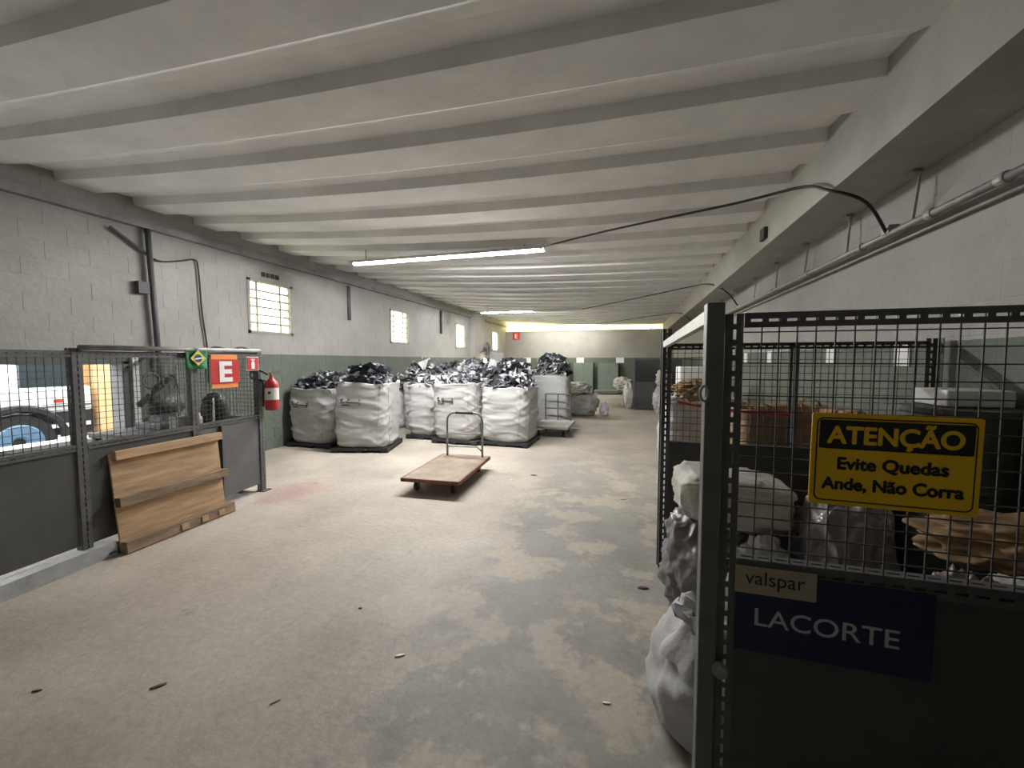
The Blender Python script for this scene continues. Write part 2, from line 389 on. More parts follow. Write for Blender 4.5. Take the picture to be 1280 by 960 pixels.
# ---- barred windows
for i, y0 in enumerate(WY):
    wn = bpy.data.objects.new('window_%d' % (i+1), None); C.objects.link(wn); wn.location = (XL-.08, y0+WW/2, WZ0)
    struct(wn, ['small barred window above the sack by the fire extinguisher', 'small barred window, second along the left wall', 'small barred window before the pilaster with the fan', 'small barred window beside the far corner'][i], 'window')
    fr = MB(); xf0, xf1 = XL-.10, XL+.012
    y1 = y0+WW
    fr.lim(xf0, xf1, y0, y0+.05, WZ0, WZ1); fr.lim(xf0, xf1, y1-.05, y1, WZ0, WZ1); fr.lim(xf0, xf1, y0, y1, WZ0, WZ0+.05); fr.lim(xf0, xf1, y0, y1, WZ1-.04, WZ1)
    fr.build('window_frame', m_frame, wn)
    a0, a1, c0, c1 = y0+.05, y1-.05, WZ0+.05, WZ1-.04
    cols = [a0, a0+(a1-a0)*.2, a0+(a1-a0)*.78, a1]; rows = [c0+(c1-c0)*k/6 for k in range(7)]
    for cc in cols[1:3]: MB().lim(XL-.06, XL-.035, cc-.015, cc+.015, c0, c1).build('bar', m_frame, wn)
    for rr in rows[1:6]: MB().lim(XL-.058, XL-.037, a0, a1, rr-.014, rr+.014).build('bar', m_frame, wn)
    for p in range(3):
        for q in range(6): MB().lim(XL-.052, XL-.046, cols[p], cols[p+1], rows[q], rows[q+1]).build('pane', m_pane, wn)
# low opening behind the left partition
wn = bpy.data.objects.new('window_5', None); C.objects.link(wn); wn.location = (XL-.1, 2.2, .69); struct(wn, 'wide low unglazed opening onto the yard', 'window')
fr = MB(); fr.lim(XL-.2, XL+.03, OPEN[1]-.07, OPEN[1], OPEN[2], OPEN[3]); fr.lim(XL-.2, XL+.03, OPEN[0], OPEN[0]+.07, OPEN[2], OPEN[3]); fr.lim(XL-.2, XL+.03, OPEN[0], OPEN[1], OPEN[3]-.03, OPEN[3])
fr.build('window_frame', mat('dark_opening_frame', (.09,.09,.095), .6), wn)
MB().lim(XL-.22, XL+.08, OPEN[0], OPEN[1], OPEN[2]-.03, OPEN[2]+.01).build('sill', m_white, wn)
MB().lim(XL, XL+.05, OPEN[1]+.04, OPEN[1]+.11, .70, 1.70).build('jamb', m_white, wn)
# pilaster on the left wall
struct(MB().lim(XL, XL+.22, 15.75, 16.95, 0, 3.6).build('trim_3', m_wall_l, None, (XL+.11, 16.3, 0)), 'shallow pilaster on the left wall behind the fan', 'trim')
# dark door in the far corner
dr = bpy.data.objects.new('door_1', None); C.objects.link(dr); dr.location = (-5.75, YF, 0); struct(dr, 'dark grey double door in the far corner', 'door')
for k in (0, 1):
    lf = MB().lim(-6.28+.53*k, -5.77+.53*k, YF-.05, YF, 0, 1.78).build('door_leaf', m_sheet_l, dr)
    MB().lim(-5.85+.16*k, -5.82+.16*k, YF-.09, YF-.05, .95, 1.1).build('handle', m_galv, lf)

# ============================================================ OUTSIDE (through the low opening)
m_yard = mat('yard_concrete', (.22,.22,.21), .85, 0, .12, 2)
tag(MB().lim(-30, XL-.2, -20, 30, -.2, -.02).lim(XL-.2, 12, -20, YB-.2, -.2, -.02).build('yard_ground', m_yard, None, (-15, 5, -.02)), 'pale concrete yard outside the opening', 'ground', kind='structure')
m_truck = mat('white_truck_paint', (.72,.75,.72), .35, 0, .03, 2)
tr = thing('pickup_truck', (-9.4, 2.6, 0), 'white truck parked in the yard behind the low opening', 'truck')
tb = MB(); tb.lim(-10.3, -8.6, .2, 4.50, .84, 1.24); tb.lim(-10.2, -8.68, 3.62, 4.45, 1.24, 2.1); tb.build('body', m_truck, tr, bevel=.04)
MB().lim(-8.685, -8.66, 3.70, 4.40, 1.25, 1.75).build('side_window', mat('dark_truck_glass', (.02,.03,.035), .35), tr)
MB().lim(-10.2, -8.62, .3, 4.50, .48, .86).build('chassis', m_black, tr)
MB().lim(-8.66, -8.58, 3.98, 4.45, .60, .66).build('side_rail', m_truck, tr)
for yy in (1.0, 3.62):
    wh = MB().lathe([(.2,-.14),(.40,-.14),(.44,-.09),(.44,.09),(.40,.14),(.2,.14)], (-8.72, yy, .44), 28, 0, 'x').build('wheel', m_black, tr, smooth=False)
    MB().lathe([(.05,.0),(.10,.05),(.25,.05),(.27,.03),(.22,.02),(.20,.0)], (-8.60, yy, .44), 24, 0, 'x').build('rim', mat('blue_rim', (.10,.18,.28), .5), wh)
    ar = []
    for k in range(13):
        a = PI*k/12; ar.append((-8.6, yy+math.cos(a)*.52, .46+math.sin(a)*.48))
    MB().tube(ar, .06, 6).build('wheel_arch', m_black, tr)
MB().lim(-8.595, -8.58, 4.02, 4.13, 1.0, 1.05).build('marker_light', m_red, tr)
MB().lim(-8.598, -8.585, 3.78, 4.48, .93, .95).build('trim_strip', m_sheet, tr)
tag(MB().lim(-9.1, -8.55, 4.58, 5.12, 0, 3.2).build('gate_pillar', mat('ochre_render', (.72,.47,.24), .8, 0, .08, 4), None, (-8.8, 4.85, 0)), 'ochre rendered gate pillar standing beside the truck', 'pillar')
yw = MB().lim(-13.2, -13, -10, 14, 0, 3.2)
tag(yw.build('yard_wall', mat('yard_block_wall', (.40,.37,.31), .85, 0, .15, 3, .3, 12), None, (-13.1, 2, 0)), 'block boundary wall behind the parked truck', 'wall', kind='structure')

# ============================================================ LAMPS
def tube_light(x0, x1, y, lit, label, tm=None):
    zt = zc((x0+x1)/2) ; z0 = 3.36; z1 = 3.35
    t = thing('tube_light', ((x0+x1)/2, y, 3.35), label, 'light', 'tube lights under the roof')
    MB().bar((x0-.06, y, z0+.045), (x1+.06, y, z1+.050), .06, .03).build('batten', m_white, t)
    for sd_ in (-1, 1): MB().add([(x0-.05,y+sd_*.025,z0+.046),(x1+.05,y+sd_*.025,z1+.046),(x1+.05,y+sd_*.10,z1-.004),(x0-.05,y+sd_*.10,z0-.004),(x0-.05,y+sd_*.027,z0+.052),(x1+.05,y+sd_*.027,z1+.052),(x1+.05,y+sd_*.103,z1+.0),(x0-.05,y+sd_*.103,z0+.0)], [(0,1,2,3),(7,6,5,4),(0,4,5,1),(1,5,6,2),(2,6,7,3),(3,7,4,0)]).build('added_cutoff_wing', m_white, t)  # wings added to keep direct tube light off the ceiling
    for (a, b, on) in lit:
        MB().tube([(a+.02, y, z0), (b-.02, y, z1)], .020, 10).build('tube', (tm or m_tube) if on else mat('unlit_tube', (.55,.55,.53), .35), t)
    for xx in sorted({v for a, b, _ in lit for v in (a, b)}):
        MB().box((xx, y, z0+.01), (.03, .05, .07)).build('lamp_holder', m_white, t)
    for xx in (x0+.25, x1-.25):
        MB().tube([(xx, y, z0+.06), (xx, y, zc(xx)+.02)], .008, 6).build('hanger', m_galv, t)
    return t
tube_light(-4.72, -1.35, 6.20, [(-4.72, -1.35, 1)], 'long lit tube light hanging nearest over the flat trolley')
tube_light(-5.13, -1.56, 13.70, [(-5.13, -3.24, 1), (-3.24, -1.56, 0)], 'tube light in the middle of the hall with one dead tube')
tube_light(-4.86, -1.55, 19.57, [(-4.86, -1.55, 1)], 'lit tube light just before the far wall', emis('dim_lit_tube', (1.0,.97,.86), TUBE*.3))  # set dimmer than the other tubes to soften the hotspot on the far wall

# ---- power cables from the lamps to the conduit on the right wall
def smooth_path(P, n=6):
    P = [Vector(p) for p in P]; out = []
    for i in range(len(P)-1):
        p0, p1, p2, p3 = P[max(i-1,0)], P[i], P[i+1], P[min(i+2,len(P)-1)]
        for k in range(n):
            t = k/n; out.append(.5*((2*p1)+(p2-p0)*t+(2*p0-5*p1+4*p2-p3)*t*t+(3*p1-p0-3*p2+p3)*t**3))
    return out + [P[-1]]
for P, lb in (([(-1.29,6.19,3.40),(-.4,5.56,3.345),(.27,5.07,3.28),(.99,4.56,3.21),(1.40,4.15,3.15),(1.46,3.80,2.985),(1.68,3.72,2.84),(1.91,3.90,2.64)], 'black cable drooping from the nearest tube light to the conduit'),
              ([(-1.6,13.75,3.37),(.23,10.96,3.27),(1.18,9.5,3.23),(1.44,8.5,3.10),(1.70,8.3,2.90),(1.9,8.4,2.67)], 'black cable from the half-dead tube light to the conduit'),
              ([(-1.4,19.5,3.38),(.88,15.39,3.27),(1.42,13.3,3.10),(1.70,13.3,2.92),(1.9,13.6,2.70)], 'black cable from the farthest tube light to the conduit')):
    tag(MB().tube(smooth_path(P), .013, 6).build('power_cable', m_black, None, P[-1], smooth=True), lb, 'cable', 'lamp cables')
# ---- conduit on the right wall with hangers
cd = thing('wall_conduit', (1.93, 9, 2.63), 'long galvanised conduit hung along the right wall under the beam', 'pipe')
MB().tube([(1.93, YB, 2.635), (1.93, YF, 2.635)], .026, 10).build('pipe', m_galv, cd, smooth=True)
MB().tube([(1.985, YB, 2.57), (1.985, YF, 2.57)], .014, 8).build('thin_pipe', m_galv, cd, smooth=True)
for y in (2.2, 3.64, 4.56, 5.51, 6.47, 7.5, 8.74, 10, 11.4, 13, 15):
    h = MB().tube([(1.93, y, 2.64), (1.93+.02, y+random.Random(int(y*9)).uniform(-.03,.03), 3.0)], .010, 6).build('hanger', m_galv, cd)
    MB().box((1.93, y, 2.99), (.06, .07, .02)).build('bracket', m_galv, h)
for y in (2.9, 3.45, 4.3, 5.4, 6.6): MB().lathe([(.033,-.03),(.037,-.02),(.037,.02),(.033,.03)], (1.93, y, 2.635), 12, 0, 'y').build('coupling', m_galv, cd)
MB().box((1.93, 3.90, 2.665), (.07,.10,.06)).build('junction_box', m_galv, cd)
tag(MB().lim(1.46, 1.50, 5.36, 5.52, 3.06, 3.19).build('vent_plate', m_black, None, (1.48, 5.44, 3.06)), 'small black plate fixed on the whitewashed beam', 'plate')
for y, z, lb_ in ((3.83, 1.70, 'white notice on the green right wall just behind the cage'), (4.98, 1.71, 'second white notice past the cage on the right wall'), (6.9, 1.7, 'third white notice past the cage on the right wall'), (8.2, 1.7, 'fourth white notice past the cage on the right wall')):
    tag(MB().lim(2.008, 2.02, y-.09, y+.09, z-.09, z+.09).build('wall_notice', m_paper, None, (2.014, y, z-.09)), lb_, 'notice', 'notices on the right wall')

# ---- left wall services
lp = thing('wall_pipe', (-6.33, 4.05, 1.2), 'dark vertical pipe on the left wall behind the mesh partition', 'pipe')
MB().tube([(-6.33, 4.0, 3.44), (-6.33, 4.08, 1.2)], .035, 8).build('pipe', m_steel, lp, smooth=True)
MB().lim(-6.395, -6.32, 3.86, 3.99, 2.56, 2.72).build('switch_box', m_sheet, lp)
MB().tube([(-6.36, 3.6, 3.35), (-6.36, 4.0, 3.1)], .02, 6).build('brace', m_steel, lp)
MB().tube(smooth_path([(-6.36,4.08,3.06),(-6.36,4.2,3.05),(-6.37,4.45,3.12),(-6.37,4.64,3.18),(-6.37,4.69,3.05),(-6.37,4.72,2.4),(-6.37,4.78,1.80),(-6.37,4.78,1.3)]), .012, 6).build('cable', m_black, lp, smooth=True)
for y, z0, z1 in ((8.15, 2.61, 3.40), (13.0, 2.6, 3.4)):
    tag(MB().tube([(-6.36, y, z1), (-6.36, y, z0)], .04, 8).build('drop_pipe', m_steel, None, (-6.36, y, z0), smooth=True), 'short dark drop pipe %s' % ('between the first two barred windows' if y < 9 else 'before the third barred window'), 'pipe', 'drop pipes on the left wall')
vp = thing('vent_grille', (-6.39, 5.98, 3.17), 'tiny dark vent over the barred window by the fire extinguisher', 'vent')
for k in range(4): MB().lim(-6.40, -6.385, 5.83+.1*k, 5.90+.1*k, 3.17, 3.25).build('slot', m_black, vp)
# fan on the pilaster
fn = thing('wall_fan', (-6.1, 16.4, 2.1), 'round dark fan mounted on the pilaster', 'fan')
MB().lathe([(.05,-.10),(.09,-.09),(.10,.02),(.04,.06)], (-5.95, 16.4, 2.13), 16, 0, 'x').build('motor', m_steel, fn)
MB().bar((-6.2, 16.4, 2.0), (-5.98, 16.4, 2.1), .05, .05).build('bracket', m_steel, fn)
cg = MB()
for rr, dx in ((.30,.0),(.24,.04),(.16,.06),(.30,-.06)):
    cg.tube([(-5.86+dx, 16.4+rr*math.cos(2*PI*k/28), 2.13+rr*math.sin(2*PI*k/28)) for k in range(29)], .008, 5)
for k in range(16):
    a = 2*PI*k/16; cg.tube([(-5.80, 16.4, 2.13), (-5.86, 16.4+.3*math.cos(a), 2.13+.3*math.sin(a)), (-5.92, 16.4+.3*math.cos(a), 2.13+.3*math.sin(a))], .005, 4)
cg.build('guard', m_steel, fn)
for k in range(3):
    a = 2*PI*k/3; b = MB(); d = Vector((0, math.cos(a), math.sin(a))); e = Vector((.35, -math.sin(a), math.cos(a))).normalized(); c0 = Vector((-5.86, 16.4, 2.13))
    b.add([c0+d*.04-e*.03, c0+d*.27-e*.08, c0+d*.27+e*.08, c0+d*.04+e*.03, c0+d*.04-e*.03+Vector((.006,0,0)), c0+d*.27-e*.08+Vector((.006,0,0)), c0+d*.27+e*.08+Vector((.006,0,0)), c0+d*.04+e*.03+Vector((.006,0,0))], [(0,3,2,1),(4,5,6,7),(0,1,5,4),(1,2,6,5),(2,3,7,6),(3,0,4,7)]).build('blade', m_steel, fn)
# bulkhead lamp low on the pilaster
bl = thing('bulkhead_lamp', (-6.1, 16.75, 1.55), 'glowing bulkhead lamp on the pilaster below the fan', 'lamp')
MB().lathe([(.12,0),(.13,.02),(.12,.04)], (-6.18, 16.75, 1.65), 20, 0, 'x').build('base', m_white, bl)
MB().lathe([(.10,0),(.10,.04),(.07,.09),(.02,.11)], (-6.14, 16.75, 1.65), 20, 0, 'x').build('globe', emis('lit_globe', (1,.93,.72), 22), bl)
eb = thing('electrical_cabinet', (-6.3, 18.9, .95), 'pale blue-grey electrical cabinet on the left wall past the pilaster', 'cabinet')
MB().lim(-6.394, -6.15, 18.15, 19.6, 1.05, 2.05).build('body', mat('pale_blue_enamel', (.42,.46,.50), .5), eb, bevel=.01)
for k in (0, 1): MB().lim(-6.15, -6.135, 18.18+.71*k, 18.86+.71*k, 1.09, 2.01).build('door', MATS['pale_blue_enamel'], eb)

# ---- plates and sign on the far wall
def slab(x, z, w_, h_, y=YF-.012): return MB().lim(x-w_/2, x+w_/2, y, YF, z-h_/2, z+h_/2)
for x, lb_ in ((-6.25,'white plate over the dark corner door next to the left wall'), (-5.2,'white plate beside the dark corner door on its aisle side'), (-2.42,'white plate above the middle steel cupboard on the far wall'), (-.46,'white plate on the far wall nearest the far cage')):
    tag(slab(x, 1.68, .38, .26).build('wall_plate', m_paper, None, (x, YF, 1.55)), lb_, 'plate', 'plates on the far wall')
es = thing('fire_sign', (-5.8, YF-.02, 2.78), 'small red square sign with a white E high on the far wall', 'sign')
MB().lim(-6.0, -5.6, YF-.02, YF, 2.76, 3.16).build('board', m_red, es)
lettering('E', 'lettering', m_paper, es, (-5.9, YF-.022, 2.84), (1,0,0), (0,0,1), .34, .006)

# ============================================================ LEFT MESH PARTITION (yard side)
A0 = Vector((-4.15, 1.61, 0)); AD = (Vector((-4.45, 3.98, 0))-A0).normalized(); AN = Vector((AD.y, -AD.x, 0))  # AN points into the hall
def LP(y, out=0, z=0):
    s = (y-1.61)/AD.y; return A0 + AD*s + AN*out + Vector((0,0,z))
Ycut = [.45, 2.12, 3.10, 3.98]
mp = thing('mesh_partition', LP(2.1), 'dark grey steel partition with mesh above sheet panels before the yard opening', 'partition')
UPV = Vector((0,0,1))
for y, z1 in ((.45,1.76),(2.12,1.75),(3.10,1.72),(3.98,1.77)):
    p = MB(); p.perf(LP(y-.035,.004), UPV, AD, z1, .07, .004); p.perf(LP(y-.035,.004), UPV, -AN, z1, .06, .004); p.bar(LP(y,-.02), LP(y,-.02,z1), .05, .03)
    pp = p.build('post', m_steel2, mp)
    MB().bar(LP(y-.06,0,.006), LP(y+.06,0,.006), .12, .012).build('foot_plate', m_steel2, pp)
for i in range(3):
    a, b = Ycut[i]+.04, Ycut[i+1]-.04; L = (LP(b)-LP(a)).length; zb = (.16,.14,.10)[i]
    q = MB(); q.bar(LP(a,-.012,(zb+.97)/2), LP(b,-.012,(zb+.95)/2), .006, .97-zb-.02); q.build('sheet_panel', m_sheet if i < 2 else m_sheet_l, mp)
    q = MB().perf(LP(a,.002,.93), AD, UPV, L, .05, .004); q.perf(LP(a,.002,.98), AD, -AN, L, .05, .004); q.build('mid_rail', m_steel2, mp)
    q = MB().perf(LP(a,.002,1.68), AD, UPV, L, .05, .004); q.build('top_rail', m_steel2, mp)
    q = MB().wires(LP(a,-.01,.97), AD, UPV, L, .74, .05, .05, .0020); tag(q.build('wire_mesh', m_wire, mp), kind='stuff')
MB().tube([LP(2.12,.03,1.755), LP(3.95,.03,1.775)], .022, 8).build('top_pipe', m_galv, mp, smooth=True)
MB().bar(LP(3.38,.006,.12), LP(3.38,.006,.92), .006, .05).build('door_stile', m_steel2, mp)
# return to the wall at the far end
q = MB(); c0 = LP(3.98); 
q.box((-5.4, c0.y, .52), (1.9, .006, .84)); q.build('sheet_panel', m_sheet_l, mp)
tag(MB().wires((-6.35, c0.y, .97), (1,0,0), (0,0,1), 1.88, .76, .05, .05, .002).build('wire_mesh', m_wire, mp), kind='stuff')
MB().lim(-6.36, c0.x, c0.y-.02, c0.y+.02, 1.72, 1.76).build('top_rail', m_steel2, mp)
kb = MB().bar(LP(.4,.005,.06), LP(2.28,.005,.06), .12, .12)
struct(kb.build('trim_4', mat('whitewashed_kerb', (.40,.41,.41), .8, 0, .2, 5, .3, 20), None, LP(1.3)), 'low whitewashed kerb under the mesh partition', 'kerb')

# signs on the partition
def lsign(y0, y1, z0, z1, out=.02, t=.006): return MB().bar(LP(y0,out,(z0+z1)/2), LP(y1,out,(z0+z1)/2), t, z1-z0)
fs_ = thing('fire_sign', LP(3.46,.03,1.34), 'red square sign with large white E on an orange board on the mesh partition', 'sign')
lsign(3.29, 3.63, 1.345, 1.72, .016).build('board', m_orange, fs_, bevel=.004)
lsign(3.275, 3.645, 1.40, 1.665, .026).build('red_panel', m_red, fs_)
lettering('E', 'lettering', m_paper, fs_, LP(3.375,.032,1.425), AD, UPV, .305, .012, .17)
fl = thing('brazil_flag', LP(3.1,.03,1.56), 'small green flag with yellow diamond and dark blue disc on the partition top', 'flag')
v = []; fc = []
for i in range(9):
    for j in range(7):
        v.append(LP(2.975+.25*i/8, .045+.012*math.sin(i*1.3+j*.5), 1.565+.215*j/6))
for i in range(8):
    for j in range(6): fc.append((i*7+j, (i+1)*7+j, (i+1)*7+j+1, i*7+j+1))
fo = MB().add(v, fc).build('cloth', mat('flag_green', (.02,.17,.07), .8, 0, .1, 10), fl, smooth=True); sm = fo.modifiers.new('t','SOLIDIFY'); sm.thickness = .003
d = MB(); cy, cz = 3.1, 1.675
d.add([LP(cy-.085,.064,cz), LP(cy,.064,cz-.075), LP(cy+.085,.064,cz), LP(cy,.064,cz+.085)], [(0,1,2,3)]).build('diamond', mat('flag_yellow', (.62,.55,.08), .7), fl)
d = MB(); d.add([LP(cy+.042*math.cos(2*PI*k/20), .066, cz+.042*math.sin(2*PI*k/20)) for k in range(20)], [tuple(range(20))]).build('disc', mat('flag_navy', (.02,.04,.12), .7), fl)
MB().bar(LP(cy-.04,.068,cz-.008), LP(cy+.04,.068,cz+.004), .002, .012).build('band', m_paper, fl)
xs_ = thing('extinguisher_sign', LP(3.86,.03,1.53), 'small red sign with white extinguisher symbol on the mesh partition', 'sign')
lsign(3.76, 3.945, 1.53, 1.70, .016).build('board', m_paper, xs_)
lsign(3.77, 3.935, 1.54, 1.69, .022).build('red_panel', m_red, xs_)
sy = MB(); sy.bar(LP(3.85,.027,1.555), LP(3.85,.027,1.635), .05, .002, 0, AN); sy.bar(LP(3.85,.027,1.635), LP(3.85,.027,1.66), .02, .002, 0, AN); sy.bar(LP(3.82,.027,1.665), LP(3.88,.027,1.665), .002, .014)
sy.build('symbol', m_paper, xs_)
tg = MB().tube(smooth_path([LP(3.25,.0,1.74), LP(3.35,.02,1.80), LP(3.55,.02,1.775), LP(3.7,.02,1.81), LP(3.9,0,1.77)]), .012, 6)
tag(tg.build('loose_cable', m_black, None, LP(3.5,0,1.75), smooth=True), 'loose black cable lying along the top of the mesh partition', 'cable')

# fire extinguisher on the end post
fx = thing('fire_extinguisher', LP(4.05,.10,1.03), 'red fire extinguisher with white label hung on the end post', 'fire extinguisher')
cx = LP(4.04,.11)
bo = MB().lathe([(.03,1.02),(.070,1.03),(.078,1.05),(.078,1.34),(.07,1.38),(.04,1.41),(.022,1.43),(.022,1.46)], cx, 24).build('cylinder', m_red, fx, smooth=True)
lb = MB(); vv = []; ff = []
for k in range(13):
    a = math.radians(-150 + 190*k/12); vv += [cx+Vector((.0795*math.cos(a), .0795*math.sin(a), 1.16)), cx+Vector((.0795*math.cos(a), .0795*math.sin(a), 1.31))]
for k in range(12): ff.append((2*k, 2*k+2, 2*k+3, 2*k+1))
lb.add(vv, ff).build('label', m_paper, bo)
lk = MB(); vv = []; ff = []
for k in range(5):
    a = math.radians(-75 + 22*k/4); vv += [cx+Vector((.0805*math.cos(a), .0805*math.sin(a), 1.235)), cx+Vector((.0805*math.cos(a), .0805*math.sin(a), 1.265))]
for k in range(4): ff.append((2*k, 2*k+2, 2*k+3, 2*k+1))
lk.add(vv, ff).build('print', m_ink, bo)
vl = MB(); vl.lathe([(.02,1.455),(.02,1.49),(.012,1.50)], cx, 12); vl.bar(cx+Vector((-.02,-.02,1.485)), cx+Vector((.07,.07,1.50)), .018, .01); vl.bar(cx+Vector((-.02,-.02,1.50)), cx+Vector((.06,.07,1.53)), .018, .008)
vl.build('valve', m_galv, fx)
hs = smooth_path([cx+Vector(p) for p in ((-.02,-.03,1.475),(-.10,-.09,1.53),(-.17,-.14,1.50),(-.16,-.13,1.43),(-.08,-.08,1.41),(-.04,-.085,1.38),(-.045,-.085,1.20),(-.045,-.085,1.08))])
MB().tube(hs, .012, 8).build('hose', m_black, fx, smooth=True)
MB().bar(LP(3.99,.01,1.40), LP(4.02,.05,1.40), .05, .02).build('bracket', m_steel, fx)

# machines behind the partition
wbn = thing('work_bench', (-5.2, 3.4, 0), 'dark steel work bench behind the mesh partition', 'bench')
MB().lim(-5.75, -4.62, 2.95, 3.88, .80, .85).build('bench_top', m_steel, wbn)
for xx in (-5.70, -4.67):
    for yy in (3.0, 3.83): MB().lim(xx-.03, xx+.03, yy-.03, yy+.03, 0, .80).build('leg', m_steel, wbn)
gr = thing('bench_grinder', (-5.4, 3.48, .85), 'dark machine with two round guards on the bench behind the mesh', 'machine')
MB().lim(-5.62, -5.2, 3.32, 3.66, .85, .92).build('base', m_steel, gr, bevel=.01)
MB().lathe([(.06,-.20),(.12,-.16),(.13,0),(.12,.16),(.06,.20)], (-5.4, 3.50, 1.13), 20, 0, 'y').build('motor', m_steel, gr, smooth=True)
MB().lim(-5.47, -5.33, 3.42, 3.58, .92, 1.04).build('column', m_steel, gr)
for yy, zz in ((3.36, 1.42), (3.55, 1.39)):
    MB().tube([(-5.38, yy+.085*math.cos(2*PI*k/24), zz+.085*math.sin(2*PI*k/24)) for k in range(25)], .014, 6).build('wheel_guard', m_steel, gr)
    MB().lathe([(.02,-.02),(.06,-.02),(.06,.02),(.02,.02)], (-5.40, yy, zz), 16, 0, 'x').build('wheel', m_steel, gr)
MB().lim(-5.45, -5.36, 3.34, 3.58, 1.22, 1.34).build('neck', m_steel, gr)
MB().bar((-5.4,3.36,1.24), (-5.3,3.18,1.15), .05, .05).build('lever', m_steel, gr)
dm = thing('black_motor', (-4.86, 3.70, .85), 'rounded black motor housing on the bench behind the red sign', 'machine')
MB().lathe([(.13,.85),(.145,.90),(.145,1.08),(.125,1.18),(.07,1.25),(.02,1.265)], (-4.86, 3.71, 0), 24).build('housing', m_black, dm, smooth=True)
MB().tube(smooth_path([(-4.78,3.62,1.16),(-4.70,3.57,1.20),(-4.68,3.55,1.05),(-4.70,3.56,.865)]), .010, 6).build('cord', m_paper, dm)
jr = thing('white_jug', (-4.82, 3.47, .85), 'white plastic jug on the bench behind the mesh', 'jug')
MB().lathe([(.045,.85),(.05,.87),(.05,.98),(.025,1.02),(.02,1.05)], (-4.82, 3.47, 0), 16).build('body', m_paper, jr, smooth=True)
MB().lathe([(.025,1.05),(.025,1.075)], (-4.82, 3.47, 0), 16).build('cap', m_sheet, jr)
rd_ = thing('signal_rod', (-5.05, 3.42, .85), 'thin pale rod standing on a small block behind the mesh', 'rod')
MB().tube([(-5.05,3.42,.93), (-5.05,3.42,1.59)], .010, 8).build('rod', m_galv, rd_); MB().lim(-5.12,-4.98,3.36,3.48,.85,1.0).build('block', m_frame, rd_)
tag(MB().box((-4.72, 3.12, .853), (.12, .17, .006), .3).build('paper_sheet', m_paper, None, (-4.72, 3.12, .85)), 'white paper sheet lying on the bench behind the mesh', 'paper')
# blue rag by the post
def lump(c, s_, seed, amp=.25, freq=3.0, nu=28, nv=18, sq=2.2, flat=.0, rz=0, tilt=0, fold=0):
    mb = MB(); vs = []; fs = []; off = Vector((seed*3.17, seed*1.73, seed*.91))
    R = Matrix.Rotation(rz, 3, 'Z') @ Matrix.Rotation(tilt, 3, 'Y')
    def sp(x): return math.copysign(abs(x)**(2/sq), x)
    def rdg(q): return (1-min(1, abs(noise.noise(q))*2.4))**2
    for j in range(nv+1):
        ph = -PI/2 + PI*j/nv
        for i in range(nu):
            th = 2*PI*i/nu; p = Vector((sp(math.cos(ph))*sp(math.cos(th)), sp(math.cos(ph))*sp(math.sin(th)), sp(math.sin(ph))))
            q = p*freq*.5+off
            dd = 1 + amp*noise.noise(q) + amp*.5*noise.noise(q*2.3) + (fold*.55*(.55*rdg(q*1.3+Vector((5,5,5)))+.35*rdg(q*2.7-Vector((3,1,7)))+.05*rdg(q*5)-.3) if fold else 0)
            r = Vector((p.x*s_[0]*dd, p.y*s_[1]*dd, p.z*s_[2]*(1+(dd-1)*.6)))
            r = R @ r
            r += Vector(c)
            if flat is not None and r.z < flat: r.z = flat + (r.z-flat)*.02
            vs.append(r)
    for j in range(nv):
        for i in range(nu):
            i2 = (i+1) % nu; fs.append((j*nu+i, j*nu+i2, (j+1)*nu+i2, (j+1)*nu+i))
    return mb.add(vs, fs)
tag(lump((-4.22,2.27,.035), (.05,.11,.055), 4, .5, 5, flat=.002).build('blue_rag', mat('blue_cloth', (.02,.16,.30), .7, 0, .2, 20), None, (-4.22,2.27,0), smooth=True), 'crumpled blue plastic beside the leaning pallet', 'rag')

# ---- pallet leaning on the partition
pl = thing('wooden_pallet', (-4.15, 2.82, 0), 'plywood pallet with three battens leaning on the mesh partition', 'pallet')
bl_, br_ = Vector((-4.15, 2.33, 0)), Vector((-4.20, 3.30, 0)); tl_ = Vector((-4.215, 2.25, .86))
Ux = (br_-bl_).normalized(); Uz = (Vector((-4.245,2.33,.90))-bl_).normalized(); Uz = (Uz - Ux*Uz.dot(Ux)).normalized(); Un = Ux.cross(Uz)
if Un.x < 0: Un = -Un
def pq(u, v, n): return bl_ + Ux*u + Uz*v + Un*n
def plank(name, u0, u1, v0, v1, n0, n1, m, par): 
    c_ = pq((u0+u1)/2, (v0+v1)/2, (n0+n1)/2); R = Matrix((Ux, Uz, Un)).transposed()
    return MB().box(c_, (u1-u0, v1-v0, n1-n0), 0, 0, R).build(name, m, par, bevel=.004)
plank('board', -.03, .95, .02, .44, -.012, .006, m_wood, pl); plank('board', -.03, .95, .445, .86, -.012, .006, m_wood, pl)
plank('batten', -.03, 1.0, .0, .10, .006, .075, m_woodd, pl); plank('batten', -.03, .98, .40, .48, .006, .07, m_woodd, pl); plank('batten', -.01, .97, .80, .88, .006, .055, m_wood, pl)
for u in (.42, .62, .80): plank('block', u, u+.07, .015, .075, .075, .085, m_wood, pl)

